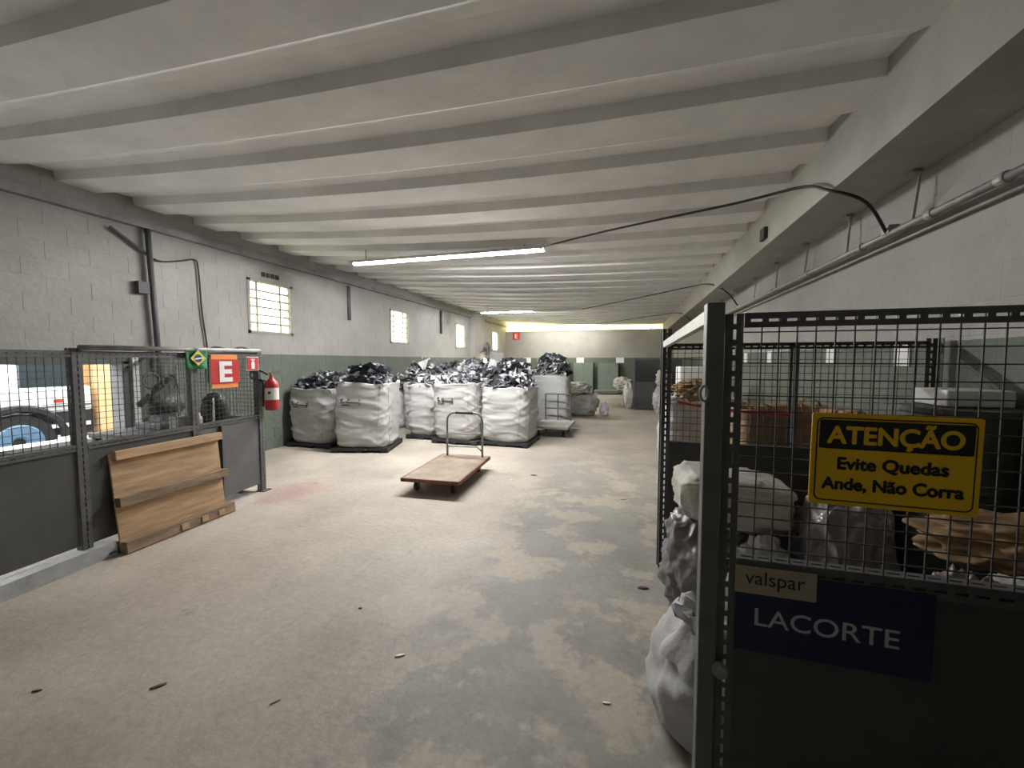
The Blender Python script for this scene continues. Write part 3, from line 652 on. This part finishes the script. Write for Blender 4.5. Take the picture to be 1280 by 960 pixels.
# ============================================================ PLATFORM TROLLEYS
def trolley(x0, y0, x1, y1, rz, zt, hh, label, deckm, hy, frame=False):
    cx_, cy_ = (x0+x1)/2, (y0+y1)/2; W_, D_ = x1-x0, y1-y0; R = Matrix.Rotation(rz, 3, 'Z')
    t = thing('platform_trolley', (cx_, cy_, 0), label, 'trolley')
    def G(a, b, z): return Vector((cx_, cy_, 0)) + R @ Vector((a, b, z))
    MB().box(G(0,0,zt-.012), (W_-.012, D_-.012, .024), rz).build('deck', deckm, t, bevel=.003)
    rm = mat('trolley_rim', (.20,.085,.06), .6, 0, .3, 9)
    e = MB(); 
    for s_ in (-1, 1): e.box(G(s_*(W_/2-.006),0,zt-.022), (.03, D_, .045), rz); e.box(G(0,s_*(D_/2-.006),zt-.022), (W_, .03, .045), rz)
    e.build('rim', rm if not frame else m_galv, t, bevel=.003)
    for sx in (-1, 1):
        for sy_ in (-1, 1):
            a, b = sx*(W_/2-.13), sy_*(D_/2-.17)
            k = MB(); k.box(G(a,b,zt-.05), (.09,.11,.012), rz); k.box(G(a-.026,b,.095), (.005,.05,.10), rz); k.box(G(a+.026,b,.095), (.005,.05,.10), rz)
            cs = k.build('caster', m_steel, t)
            wv = MB().lathe([(.02,-.02),(.058,-.02),(.062,-.012),(.062,.012),(.058,.02),(.02,.02)], (0,0,0), 20, 0, 'x'); wv.v = [tuple(G(a,b,.062)+R @ Vector(p)) for p in wv.v]
            wv.build('wheel', m_black, cs)
    h = MB(); hw = W_/2-.10; z1 = zt+hh; b = hy
    if not frame:
        pts = [G(-hw,b,zt-.02)] + [G(-hw,b,z1-.13)] + [G(-hw+.12-.12*math.cos(k*PI/10), b, z1-.12+.12*math.sin(k*PI/10)) for k in range(1,6)] + [G(hw-.12+.12*math.sin(k*PI/10), b, z1-.12+.12*math.cos(k*PI/10)) for k in range(0,6)] + [G(hw,b,z1-.14), G(hw,b,zt-.02)]
        h.tube(pts, .016, 10)
        h.tube([G(-hw,b,zt+hh*.52), G(hw,b,zt+hh*.52)], .009, 8)
        h.tube([G(-hw,b,zt+hh*.20), G(-hw+.03,b,zt+hh*.22), G(hw-.08,b,zt+hh*.22), G(hw,b,zt+hh*.12)], .012, 8)
        ho = h.build('handle', m_galv, t, smooth=True)
        MB().tube([G(-hw+.14,b,z1), G(hw-.14,b,z1)], .019, 10).build('grip', m_black, ho, smooth=True)
    else:
        for p_, q_ in ((G(-hw,b,zt),G(-hw,b,z1)),(G(hw,b,zt),G(hw,b,z1)),(G(-hw,b,z1),G(hw,b,z1)),(G(-hw,b,zt+hh*.45),G(hw,b,zt+hh*.45)),(G(0,b,zt),G(0,b,z1))): h.tube([p_,q_], .016, 8)
        h.build('handle', m_steel, t)
    return t
trolley(-2.74, 4.38, -1.98, 5.72, .055, .20, .66, 'flat brown platform trolley with chrome push handle standing in the aisle', m_deck, .60)
trolley(-2.02, 8.45, -1.22, 9.55, 0, .24, .62, 'pale platform trolley with dark frame handle beside the heaped sacks', mat('pale_deck', (.50,.48,.43), .6, 0, .15, 5), .50, True)

# ============================================================ BULK BAGS, SACKS AND SCRAP
def bulk_bag(name, x, y, z, wd, dp, h, rz, seed, label, m=None, group='white bulk bags of plastic scrap', mark=True, bulge=.03, sag=.03):
    R = Matrix.Rotation(rz, 3, 'Z'); off = Vector((seed*7.3, seed*2.9, seed*1.1)); nu, nv = 112, 52
    t = thing(name, (x, y, z), label, 'bag', group); base = Vector((x, y, z))
    def sup(th, n): return (math.copysign(abs(math.cos(th))**(2/n), math.cos(th)), math.copysign(abs(math.sin(th))**(2/n), math.sin(th)))
    def ridge(q): return (1-min(1, abs(noise.noise(q))*2.2))**3
    vs = []; fs = []; rnd = random.Random(seed); lean = (rnd.uniform(-.03,.03), rnd.uniform(-.03,.03))
    rows = [(k/nv, 0) for k in range(nv+1)] + [(1-.03, -.035), (1-.12, -.05)]
    for (tt, ins) in rows:
        for i in range(nu):
            th = 2*PI*i/nu; n = 4.2 + 2.4*tt
            a, b = sup(th, n); prof_ = 1 + bulge*math.sin(PI*min(1, tt*1.15))**.8 - (.06*(1-tt/.07) if tt < .07 else 0)
            px, py = a*wd/2*prof_, b*dp/2*prof_
            zz = tt*h; sk = (px+py)*.35*math.sin(seed)
            q = Vector((px*1.7, py*1.7, (zz+sk)*5.0)) + off
            wr = .022*noise.noise(q) + .012*noise.noise(q*2.3) + .024*ridge(Vector((px*.9, py*.9, (zz+sk)*4.2))+off*2)*(1.15-tt) + .013*ridge(Vector((px*2.4, py*2.4, (zz-sk)*7))-off)
            k = 1 + wr*2.0/max(.5, wd); px *= k; py *= k
            zz += sag*noise.noise(Vector((a*1.6, b*1.6, 3))+off)*tt*1.5 + (.02*noise.noise(Vector((a*5, b*5, 9))+off) if tt > .85 else 0)
            px *= 1+ins*2/wd*.9; py *= 1+ins*2/dp*.9
            vs.append(base + R @ Vector((px+lean[0]*tt, py+lean[1]*tt, max(zz, 0.003))))
    for j in range(len(rows)-1):
        for i in range(nu):
            i2 = (i+1) % nu; fs.append((j*nu+i, j*nu+i2, (j+1)*nu+i2, (j+1)*nu+i))
    fs.append(tuple(range(nu-1,-1,-1))); fs.append(tuple(range((len(rows)-1)*nu, len(rows)*nu)))
    MB().add(vs, fs).build('sack_body', m or m_woven, t, smooth=True)
    for sx in (-1, 1):      # lifting loops, flopped over the rim
        for sy_ in (-1, 1):
            a, b = sx*wd/2*.86, sy_*dp/2*.86; f1 = rnd.uniform(.01,.06)
            P = [base + R @ Vector(p) for p in ((a-.14*sx, b, h-.12),(a-.14*sx, b+.02*sy_, h+.02),(a-.07*sx, b+.05*sy_, h+f1),(a, b+.03*sy_, h+.01),(a, b-.02*sy_, h-.12))]
            mb = MB(); SP = smooth_path(P, 4)
            for i in range(len(SP)-1): mb.bar(SP[i], SP[i+1], .03, .006)
            mb.build('lifting_loop', m or m_woven, t)
    def surf(fu, fv, lift=.004):
        i = int(round(fu*nu)) % nu; j = int(round(fv*nv)); p = vs[j*nu+i]; d_ = p-base; d_.z = 0; return p + d_.normalized()*lift
    for fu in (.655, .80, .94):   # sewn seams down the sides
        MB().tube([surf(fu, k/26, .002) for k in range(1, 26)], .004, 4).build('seam', mat('seam_thread', (.33,.33,.32), .8), t)
    if mark:
        mb = MB()
        for pl_ in (((-.030,.03),(-.012,.06),(-.02,-.01),(.0,.0)), ((.012,.05),(.004,-.01),(.028,.0)), ((.022,.05),(.022,-.06)), ((-.02,-.05),(.012,-.05))):
            mb.tube([surf(.725+u, .70+v*.9, .008) for u, v in pl_], .009, 5)
        mb.build('marking', m_ink, t)
    return t
def scrap_heap(name, x, y, z, wd, dp, h, rz, seed, n, whites, label, big=1.0, group='heaps of plastic film scrap'):
    rnd = random.Random(seed); R = Matrix.Rotation(rz, 3, 'Z'); mb = MB(); off = Vector((seed, seed*2.2, 0)); base = Vector((x, y, z))
    G = 22; vs = []; fs = []
    def hz(u, v):
        e = max(0, 1-u**4)*max(0, 1-v**4)
        return h*e**.7*(.55+.45*math.cos(u*1.2)*math.cos(v*1.2)) + .10*h*noise.noise(Vector((u*3, v*3, 0))+off)*4*e*.5
    for i in range(G+1):
        for j in range(G+1):
            u, v = -1+2*i/G, -1+2*j/G
            vs.append(base + R @ Vector((u*wd/2, v*dp/2, hz(u, v)+.03*noise.noise(Vector((u*9, v*9, 1))+off))))
    for i in range(G):
        for j in range(G): q = i*(G+1)+j; fs.append((q, q+G+1, q+G+2, q+1))
    mb.add(vs, fs, 0)
    for k in range(n):
        u, v = rnd.uniform(-.95,.95), rnd.uniform(-.95,.95); s_ = rnd.uniform(.05,.13)*big*(1.5 if rnd.random() < .12 else 1)
        r = rnd.random(); mi = 1 if r < whites else (2 if r < whites+.3 else 0)
        c = base + R @ Vector((u*wd/2, v*dp/2, hz(u, v)+s_*rnd.uniform(.0,.45)))
        A = Matrix.Rotation(rnd.uniform(0, 6.28), 3, 'Z') @ Matrix.Rotation(rnd.gauss(0, .7), 3, 'X') @ Matrix.Rotation(rnd.gauss(0, .6), 3, 'Y')
        asp = rnd.uniform(.4, 1.0); cu = rnd.uniform(-.5, .5); g = []
        for i in range(4):
            for j in range(3):
                a, b = -1+2*i/3, -1+j
                g.append(c + A @ Vector((a*s_, b*s_*asp, s_*(cu*a*a+.25*rnd.uniform(-1,1)))))
        mb.add(g, [(i*3+j, (i+1)*3+j, (i+1)*3+j+1, i*3+j+1) for i in range(3) for j in range(2)], mi)
    return tag(mb.build(name, [m_scrapd, m_scrapw, m_scrapg], None, (x, y, z)), label, 'scrap', group, 'stuff')
def pallet_black(x, y, wd, dp, rz, label):
    R = Matrix.Rotation(rz, 3, 'Z'); t = thing('plastic_pallet', (x, y, 0), label, 'pallet', 'black pallets under the bulk bags')
    def G(a, b, z): return Vector((x, y, 0)) + R @ Vector((a, b, z))
    MB().box(G(0,0,.062), (wd, dp, .052), rz).build('deck', m_palletb, t, bevel=.004)
    for a in (-1, 0, 1):
        MB().box(G(a*(wd/2-.06),0,.012), (.12, dp, .024), rz).build('skid', m_palletb, t)
        for b in (-1, 0, 1): MB().box(G(a*(wd/2-.06), b*(dp/2-.07), .03), (.12, .14, .03), rz).build('foot', m_palletb, t)
# front row
FR = [  # x, y, w, d, h, rz, seed, heap height, whites, labels
 (-5.84, 6.72, .94, 1.0, 1.04, .03, 1, .30, .02, 'white bulk bag of dark scrap against the left wall by the fire extinguisher', 'low heap of dark scrap in the bag against the left wall'),
 (-4.76, 6.58, .96, .96, 1.16, .28, 2, .34, .03, 'largest marked white bulk bag, heaped highest with dark scrap, beside the bag at the wall', 'tall heap of dark scrap in the largest marked bag'),
 (-4.18, 7.98, .68, .86, 1.07, .0, 3, .22, .3, 'white bulk bag set back behind the largest marked bag', 'heap of mixed scrap in the set-back bag'),
 (-3.29, 7.75, .93, .95, 1.12, -.04, 4, .16, .4, 'marked white bulk bag behind the handle of the flat trolley', 'heap of mixed scrap behind the trolley handle'),
 (-2.31, 7.80, .95, .95, 1.05, -.02, 5, .24, .3, 'white bulk bag at the aisle end of the front row', 'heap of mixed scrap at the aisle end of the row')]
for (x, y, wd, dp, h, rz, sd, hh, wh, l1, l2) in FR:
    pz = .09
    if sd != 3 or True:
        pallet_black(x, y, wd*1.06, dp*1.04, rz, 'black pallet under the ' + {1:'bag against the left wall',2:'largest marked bag',3:'set-back bag',4:'marked bag by the trolley handle',5:'bag at the aisle end of the row'}[sd])
    bulk_bag('bulk_bag', x, y, pz, wd, dp, h, rz, sd, l1, mark=sd in (1,2,4))
    scrap_heap('scrap_heap', x, y, pz+h-.09, wd*.90, dp*.90, hh, rz, sd*5, 420, wh, l2, .72)
# second row, higher and heaped together
RW = [(-4.78, 9.05, .95, 1.0, 1.15, 11), (-3.76, 9.1, .94, 1.0, 1.18, 12), (-2.74, 9.1, .94, 1.0, 1.16, 13), (-5.78, 9.1, .93, 1.0, 1.05, 14), (-4.0, 10.4, .95, 1.0, 1.15, 15), (-2.95, 10.4, .94, 1.0, 1.15, 16)]
RL = ['in the second row behind the largest marked bag', 'behind the set-back bag', 'behind the bag at the aisle end', 'by the left wall in the second row', 'in the third row behind the white film pile', 'in the third row by the tall stacked sack']
for (x, y, wd, dp, h, sd), lb_ in zip(RW, RL):
    bulk_bag('bulk_bag', x, y, 0, wd, dp, h, .03*(sd % 3-1), sd, 'white bulk bag ' + lb_, mark=False)
    scrap_heap('scrap_heap', x, y, h-.09, wd*.98, dp*.98, .46 if sd not in (14,) else .2, 0, sd, 420, .42 if sd in (11,12,15) else .22, 'heap of black and white film scrap ' + lb_, 1.0)
# tall stacked sack by the second trolley, with a heap
bulk_bag('bulk_bag', -1.92, 10.25, 0, .95, .95, 1.28, .05, 21, 'tall white bulk bag topped with a peak of scrap beside the pale trolley', mark=False, bulge=.02)
scrap_heap('scrap_heap', -1.92, 10.25, 1.2, .78, .8, .52, 0, 77, 420, .25, 'peak of glossy scrap on the tall bag beside the pale trolley', .75)
def sack(name, c, s_, seed, m, label, group=None, amp=.22, freq=3, fold=.25, flat=0, sq=2.6, rz=0, tilt=0, neck=None):
    t = thing(name, (c[0], c[1], flat if flat is not None else c[2]-s_[2]), label, 'sack', group)
    lump(c, s_, seed, amp, freq, 110, 70, sq, flat, rz, tilt, fold).build('sack_body', m, t, smooth=True)
    if neck:
        rnd = random.Random(seed); n = 40; vs = []; fs = []; nc = Vector(neck)
        rows = [(.20,-.14),(.13,-.06),(.10,.0),(.11,.03),(.13,.05),(.12,.05),(.06,.02)]
        for j, (r, z) in enumerate(rows):
            for i in range(n):
                a = 2*PI*i/n; k = 1+.28*math.sin(a*7+seed)*(.3+j*.12)+.2*noise.noise(Vector((math.cos(a)*2, math.sin(a)*2, j*.6+seed)))
                vs.append(nc + Vector((r*k*math.cos(a), r*k*math.sin(a), z+.03*noise.noise(Vector((math.cos(a)*3, math.sin(a)*3, seed)))*j)))
        for j in range(len(rows)-1):
            for i in range(n): i2 = (i+1) % n; fs.append((j*n+i, j*n+i2, (j+1)*n+i2, (j+1)*n+i))
        MB().add(vs, fs).build('gathered_neck', m, t, smooth=True)
    return t
W2 = 'white sacks beyond the bulk bags'
sack('woven_sack', (-1.45, 12.4, .30), (.52,.45,.34), 31, m_woven, 'fat white sack lying on the floor behind the pale trolley', W2)
sack('woven_sack', (-1.55, 12.45, .80), (.42,.35,.20), 32, m_woven2, 'crumpled sack lying on top of the fat white sack', W2, .3, 3.5, .4, None)
sack('woven_sack', (-2.5, 12.4, .55), (.42,.5,.60), 33, m_woven2, 'upright dusty sack between the tall bag and the fat sack', W2, .25)
sack('woven_sack', (-.72, 12.4, .20), (.13,.12,.22), 34, mat('lilac_white_bag', (.66,.62,.70), .4, 0, .15, 12), 'little pale lilac bag alone on the aisle floor', None, .3, 4, .3)
sack('woven_sack', (.0, 14.5, .44), (.17,.2,.48), 35, m_woven2, 'slim upright sack leaning at the far cage corner', W2, .22)
sack('woven_sack', (-.22, 15.35, .80), (.33,.3,.24), 36, m_woven2, 'pale sack lying on the low bench', W2, .35, 4, .4, .55)
sack('woven_sack', (.98, 13.2, .42), (.24,.3,.44), 37, m_woven, 'lower white sack in front of the far cage', W2, .3, 3.5, .35)
sack('woven_sack', (1.02, 13.25, 1.10), (.20,.26,.27), 38, m_woven2, 'upper white sack stacked in front of the far cage', W2, .35, 4, .4, None)
lb2 = thing('low_bench', (-.7, 15.4, 0), 'low grey bench with a dark edge near the far wall', 'bench')
MB().lim(-1.25, -.15, 15.0, 15.8, .50, .55).build('bench_top', m_sheet_l, lb2)
for xx in (-1.2, -.2):
    for yy in (15.05, 15.75): MB().lim(xx-.025, xx+.025, yy-.025, yy+.025, 0, .5).build('leg', m_galv, lb2)
# steel cupboards against the far wall
mcu = mat('grey_green_cupboard', (.16,.20,.17), .55, 0, .1, 5)
for k, x in enumerate((-3.4, -2.2, -1.0)):
    cb_ = thing('steel_cupboard', (x, 20.5, 0), ['grey-green steel cupboard nearest the dark corner door', 'grey-green steel cupboard in the middle of three', 'grey-green steel cupboard nearest the far cage'][k], 'cupboard', 'cupboards along the far wall')
    MB().lim(x-.48, x+.48, 20.25, 20.78, .05, 1.55).build('body', mcu, cb_)
    for s_ in (0, 1):
        dd = MB().lim(x-.47+.475*s_, x-.005+.475*s_, 20.23, 20.25, .08, 1.52).build('door', mcu, cb_); MB().lim(x-.06+.10*s_, x-.04+.10*s_, 20.20, 20.23, .75, .9).build('handle', m_galv, dd)

# ============================================================ STORAGE CAGES ON THE RIGHT
Xa, Xw = .27, 1.97
Z3 = Vector((0,0,1)); X3 = Vector((1,0,0)); Y3 = Vector((0,1,0))
def angle_post(par, x, y, z1, sx, sy_, name='post', w=.06, m=None):
    p = MB(); p.perf((x,y,0), Z3, X3*sx, z1, w, .004); p.perf((x,y,0), Z3, Y3*sy_, z1, w, .004); return p.build(name, m or m_steel2, par)
def cross_panel(par, x0, x1, y, zb, zm, zt, mids, pitch, sheet=True, flip=1, r=.0018):
    L = x1-x0
    if sheet: MB().lim(x0, x1, y+.008*flip, y+.012*flip, zb, zm).build('sheet_panel', m_sheet, par)
    q = MB(); q.perf((x0,y,zm-.05), X3, Z3, L, .05, .004); q.perf((x0,y,zm), X3, Y3*flip, L, .045, .004); q.build('mid_rail', m_steel2, par)
    q = MB(); q.perf((x0,y,zt-.045), X3, Z3, L, .045, .004); q.perf((x0,y,zt), X3, Y3*flip, L, .045, .004); q.build('top_rail', m_steel2, par)
    for mx in mids:
        q = MB(); q.perf((mx-.03,y-.003*flip,zm), Z3, X3, zt-zm, .06, .004); q.bar((mx,y+.02*flip,zm), (mx,y+.02*flip,zt), .03, .03); q.build('mid_post', m_steel2, par)
    tag(MB().wires((x0,y+.006*flip,zm-.01), X3, Z3, L, zt-zm, pitch, pitch, r).build('wire_mesh', m_wire, par), kind='stuff')
sc = thing('storage_cage', (1.1, 2.4, 0), 'dark grey mesh storage cage full of sacks beside the aisle', 'cage')
YA, YZ = 1.45, 3.39
# front corner: square tube post, slotted angle beside it
MB().lim(.235, .288, YA-.03, YA+.03, 0, 1.835).build('post', mat('grey_square_post', (.13,.133,.138), .5, 0, .18, 6, .05, 30), sc, bevel=.004)
angle_post(sc, .297, YA+.0, 1.80, 1, 1, w=.05)
angle_post(sc, .245, YZ, 1.90, 1, -1, w=.07)
MB().lim(.235, .262, YZ-.005, YZ+.03, 0, 1.90).build('post', m_steel, sc)
angle_post(sc, Xw, YZ, 1.80, -1, -1)
cross_panel(sc, .349, Xw, YA, .05, 1.00, 1.80, (), .05, True, 1, .0018)
MB().lim(.32, Xw, YA+.02, YA+.05, .955, .985).build('sheet_rail', m_steel2, sc)
cross_panel(sc, .31, Xw-.05, YZ, .08, 1.02, 1.78, (1.15,), .05, True, -1)
MB().bar((.262, YA+.05, 1.80), (.262, YZ-.05, 1.775), .03, .045).build('side_bar', m_white, sc)
MB().lathe([(.004,-.012),(.022,-.012),(.024,0),(.022,.012),(.004,.012)], (.30, YA-.04, 1.385-.75), 16, 0, 'y').build('bolt', m_galv, sc)
MB().tube([(.232+.012*math.cos(k*PI/8), YA-.035, 1.545+.024*math.sin(k*PI/8)) for k in range(17)], .005, 6).build('latch_ring', m_galv, sc)
MB().tube(smooth_path([(.36,YZ-.03,1.33),(.55,YZ-.035,1.30),(.85,YZ-.03,1.27),(1.12,YZ-.03,1.26)]), .010, 6).build('red_strap', m_red, sc)

# warning sign hung on the front mesh: lies in the plane y = YA, tilted a touch
def sgn(u, v, n=0): return So + Sx*u + Sz*v - Sn*n
So = Vector((.535, YA-.018, 1.215)); ang = math.radians(-.6); Sx = Vector((math.cos(ang), 0, math.sin(ang))); Sz = Vector((-math.sin(ang), 0, math.cos(ang))); Sn = Y3
SW, SH = .408, .278
def srect(name, u0, u1, v0, v1, n, m, par, rad=0, t=.0015):
    pts = []
    if rad:
        for (cu_, cv_, a0) in ((u1-rad, v1-rad, 0), (u0+rad, v1-rad, 90), (u0+rad, v0+rad, 180), (u1-rad, v0+rad, 270)):
            for k in range(7): a = math.radians(a0+15*k); pts.append((cu_+rad*math.cos(a), cv_+rad*math.sin(a)))
    else: pts = [(u1,v1),(u0,v1),(u0,v0),(u1,v0)]
    k = len(pts); vs = [sgn(u, v, n) for u, v in pts] + [sgn(u, v, n+t) for u, v in pts]
    fs = [tuple(range(k)), tuple(range(2*k-1, k-1, -1))] + [(i, i+k, (i+1) % k + k, (i+1) % k) for i in range(k)]
    return MB().add(vs, fs).build(name, m, par)
ws = thing('warning_sign', So + Vector((SW/2,0,0)), 'yellow and black warning sign hung on the front mesh of the cage', 'sign')
srect('board', 0, SW, 0, SH, 0, m_yellow, ws, .006, .004)
srect('border', .012, SW-.012, .012, SH-.012, .0045, m_ink, ws, .018, .0006)
srect('inner_field', .016, SW-.016, .016, SH-.016, .0052, m_yellow, ws, .015, .0006)
srect('header_panel', .019, SW-.019, .172, SH-.019, .0060, m_ink, ws, .006, .0006)
lettering('ATENÇÃO', 'lettering', m_yellow, ws, sgn(.040,.190,.0072), Sx, Sz, .072, .0006, .325, .0006, fat=.0018)
lettering('Evite Quedas', 'lettering', m_ink, ws, sgn(.070,.112,.0066), Sx, Sz, .050, .0004, .265, .0006, fat=.0017)
lettering('Ande, Não Corra', 'lettering', m_ink, ws, sgn(.032,.050,.0066), Sx, Sz, .050, .0004, .340, .0006, fat=.0017)

# blue sign board with a tan tag on the lower sheet panel
bs = thing('blue_sign_board', (.62, YA-.01, .66), 'dark blue sign board with white lettering on the lower sheet of the cage', 'sign')
MB().lim(.348, .872, YA-.008, YA-.001, .70, .965).build('board', m_blue, bs)
lettering('LACORTE', 'lettering', mat('dull_white_print', (.45,.46,.48), .6), bs, (.405, YA-.0085, .790), (1,0,-.012), Z3, .082, .0004, .385, .0008)
tt_ = thing('tan_name_tag', (.45, YA-.014, .93), 'tan name tag with dark lettering stuck over the blue board corner', 'tag')
MB().lim(.343, .572, YA-.012, YA-.0085, .895, .985).build('card', m_tan, tt_)
lettering('valspar', 'lettering', m_ink, tt_, (.373, YA-.0128, .928), (1,0,-.005), Z3, .064, 0, .168, .0006)

# contents of the cage
GC = 'sacks stored in the near cage'
sack('woven_sack', (.50, 1.98, .20), (.385,.36,.28), 41, m_woven, 'large white woven sack bulging out of the cage onto the aisle', GC, .13, 2.6, .13, 0, 2.4, 0, 0, (.36, 1.90, .49))
sack('film_sack', (.50, 2.82, .33), (.27,.30,.34), 42, m_greyplast, 'shiny grey plastic sack slumped at the open side of the cage', GC, .22, 3.2, .35)
sack('woven_sack', (.60, 2.72, .825), (.30,.26,.145), 44, m_woven2, 'cream sack lying on top of the grey plastic sack', GC, .12, 2.8, .16, None, 5, .05, .10)
sack('film_sack', (.70, 2.40, .33), (.16,.15,.37), 45, m_silver, 'silver plastic sack standing below the cream sack', GC, .22, 3.4, .35)
sack('film_sack', (1.04, 2.38, .46), (.18,.25,.50), 46, m_greyplast, 'tall shiny grey plastic sack behind the front mesh', GC, .22, 3.2, .4)
sack('film_sack', (1.20, 1.84, .40), (.14,.16,.44), 47, mat('plum_film_bag', (.24,.17,.19), .35, 0, .3, 5, .1, 15, coat=.3, crease=4, cstretch=1.2), 'dull plum plastic sack behind the front mesh', GC, .25, 3.4, .4)
sack('woven_sack', (1.40, 2.97, .50), (.11,.18,.50), 48, m_woven2, 'upright pale sack behind the plum plastic sack', GC, .2)
sack('woven_sack', (1.65, 2.05, .40), (.24,.26,.42), 49, m_woven2, 'wide pale sack under the brown cloth', GC, .18)
sack('brown_cloth', (1.55, 2.06, .93), (.33,.24,.09), 50, m_brown, 'crumpled brown cloth thrown over the wide pale sack', None, .35, 3.0, .35, None)
bn = thing('wrapped_drum', (1.72, 2.75, 0), 'tall dark green wrapped drum at the wall side of the cage', 'drum')
MB().lathe([(.02,.0),(.215,0),(.225,.02),(.225,.48),(.232,.50),(.225,.52),(.225,.95),(.232,.97),(.225,.99),(.225,1.37),(.21,1.39),(.02,1.39)], (1.75, 2.82, 0), 32).build('barrel', mat('dark_green_drum', (.05,.065,.055), .45, 0, .25, 5, .1, 18), bn, smooth=False)
MB().lathe([(.232,1.36),(.238,1.37),(.238,1.395),(.2,1.395)], (1.75, 2.82, 0), 32).build('lid', m_sheet, bn)
cbx = MB().lim(1.66, 1.95, 2.76, 3.04, 1.40, 1.49)
tag(cbx.build('white_carton', m_paper, None, (1.75, 2.83, 1.40), bevel=.008), 'flat white carton lying on the dark drum in the cage', 'carton')

# bulk bags behind the near cage
GB = 'bulk bags behind the near cage'
bulk_bag('bulk_bag', .80, 5.15, 0, .82, .9, 1.20, .04, 61, 'white bulk bag standing behind the open side of the cage', group=GB, mark=False)
sack('brown_cloth', (.78, 5.1, 1.31), (.26,.3,.12), 62, m_brown, 'brown sack lying on the white bulk bag behind the cage', None, .3, 3.4, .4, None)
bulk_bag('brown_bulk_bag', 1.33, 4.05, 0, .84, .85, 1.25, -.05, 63, 'brown bulk bag standing against the back of the cage', m_brown, GB, False)
bulk_bag('bulk_bag', 1.10, 7.3, 0, .70, .8, 1.20, 0, 64, 'white bulk bag further along behind the brown sack', group=GB, mark=False)
ct = MB().lim(.78, 1.32, 7.0, 7.6, 1.22, 1.56)
tag(ct.build('white_box', m_paper, None, (1.05, 7.3, 1.22), bevel=.02), 'white box standing on the bulk bag further along', 'box')
# far cage
fc_ = thing('storage_cage', (1.1, 15, 0), 'far dark storage cage with closed sheet panels', 'cage')
MB().lim(.15, 1.97, 14.2, 14.22, .04, .95).build('sheet_panel', m_sheet, fc_); MB().lim(.15, .17, 14.22, 17.5, .04, .95).build('sheet_panel', m_sheet, fc_)
tag(MB().wires((.15,14.2,.95), X3, Z3, 1.82, .76, .05, .05, .004).build('wire_mesh', m_wire, fc_), kind='stuff')
tag(MB().wires((.16,14.2,.95), Y3, Z3, 3.3, .76, .05, .05, .004).build('wire_mesh', m_wire, fc_), kind='stuff')
for x, y in ((.15,14.2),(1.05,14.2),(1.93,14.2),(.15,17.5)): MB().lim(x-.03, x+.03, y-.03, y+.03, 0, 1.75).build('post', m_steel2, fc_)
MB().lim(.15, 1.97, 14.18, 14.22, 1.70, 1.75).build('top_rail', m_steel2, fc_)
MB().lim(.2, 1.95, 16.9, 16.93, .05, 1.68).build('back_sheet', m_sheet, fc_)

# ============================================================ FLOOR LITTER
rl = random.Random(5)
def litter(x, y, s_, m, label, rz=0, cat='litter', asp=.35):
    g = []; R = Matrix.Rotation(rz, 3, 'Z')
    for i in range(5):
        for j in range(3):
            a, b = -1+i/2, -1+j; g.append(Vector((x, y, .004)) + R @ Vector((a*s_*(1-.1*abs(b)), b*s_*asp*(1-.5*a*a), .012*s_*20*max(0, .3+.4*math.sin(a*2+b+x*9))*.2)))
    o = MB().add(g, [(i*3+j, (i+1)*3+j, (i+1)*3+j+1, i*3+j+1) for i in range(4) for j in range(2)]).build('floor_scrap', m, None, (x, y, 0), smooth=True)
    sdm = o.modifiers.new('t', 'SOLIDIFY'); sdm.thickness = .002
    return tag(o, label, cat)
m_leaf = mat('dark_leaf', (.06,.05,.045), .7)
litter(-1.21, 1.91, .03, m_paper, 'torn white paper strip on the joint between the two floor pours', .6)
litter(-.08, 1.91, .02, m_paper, 'tiny white paper shred on the grey floor patch', .1)
litter(-2.27, 1.38, .035, m_leaf, 'dark dry leaf lying on the bare concrete floor', .9)
litter(-2.82, 1.19, .022, m_leaf, 'small dark leaf scrap near the whitewashed kerb', .5)
litter(-1.62, 1.47, .025, m_scrapg, 'thin grey splinter on the concrete floor', 1.0, asp=.12)
litter(-1.7, 2.22, .012, m_leaf, 'tiny dark pebble on the concrete floor', .3, asp=.8)
litter(-.05, 4.9, .04, m_leaf, 'dark scrap lying on the aisle near the cage post', .2, asp=.2)
litter(.12, 3.0, .04, m_leaf, 'dark smudge of rubber on the floor before the cage post', .2, asp=.5)
litter(-1.55, 5.3, .025, m_paper, 'tiny white scrap beside the flat trolley', .4)
litter(-1.3, 5.6, .05, m_leaf, 'flat dark scrap on the floor right beside the trolley handle', .1, asp=.5)
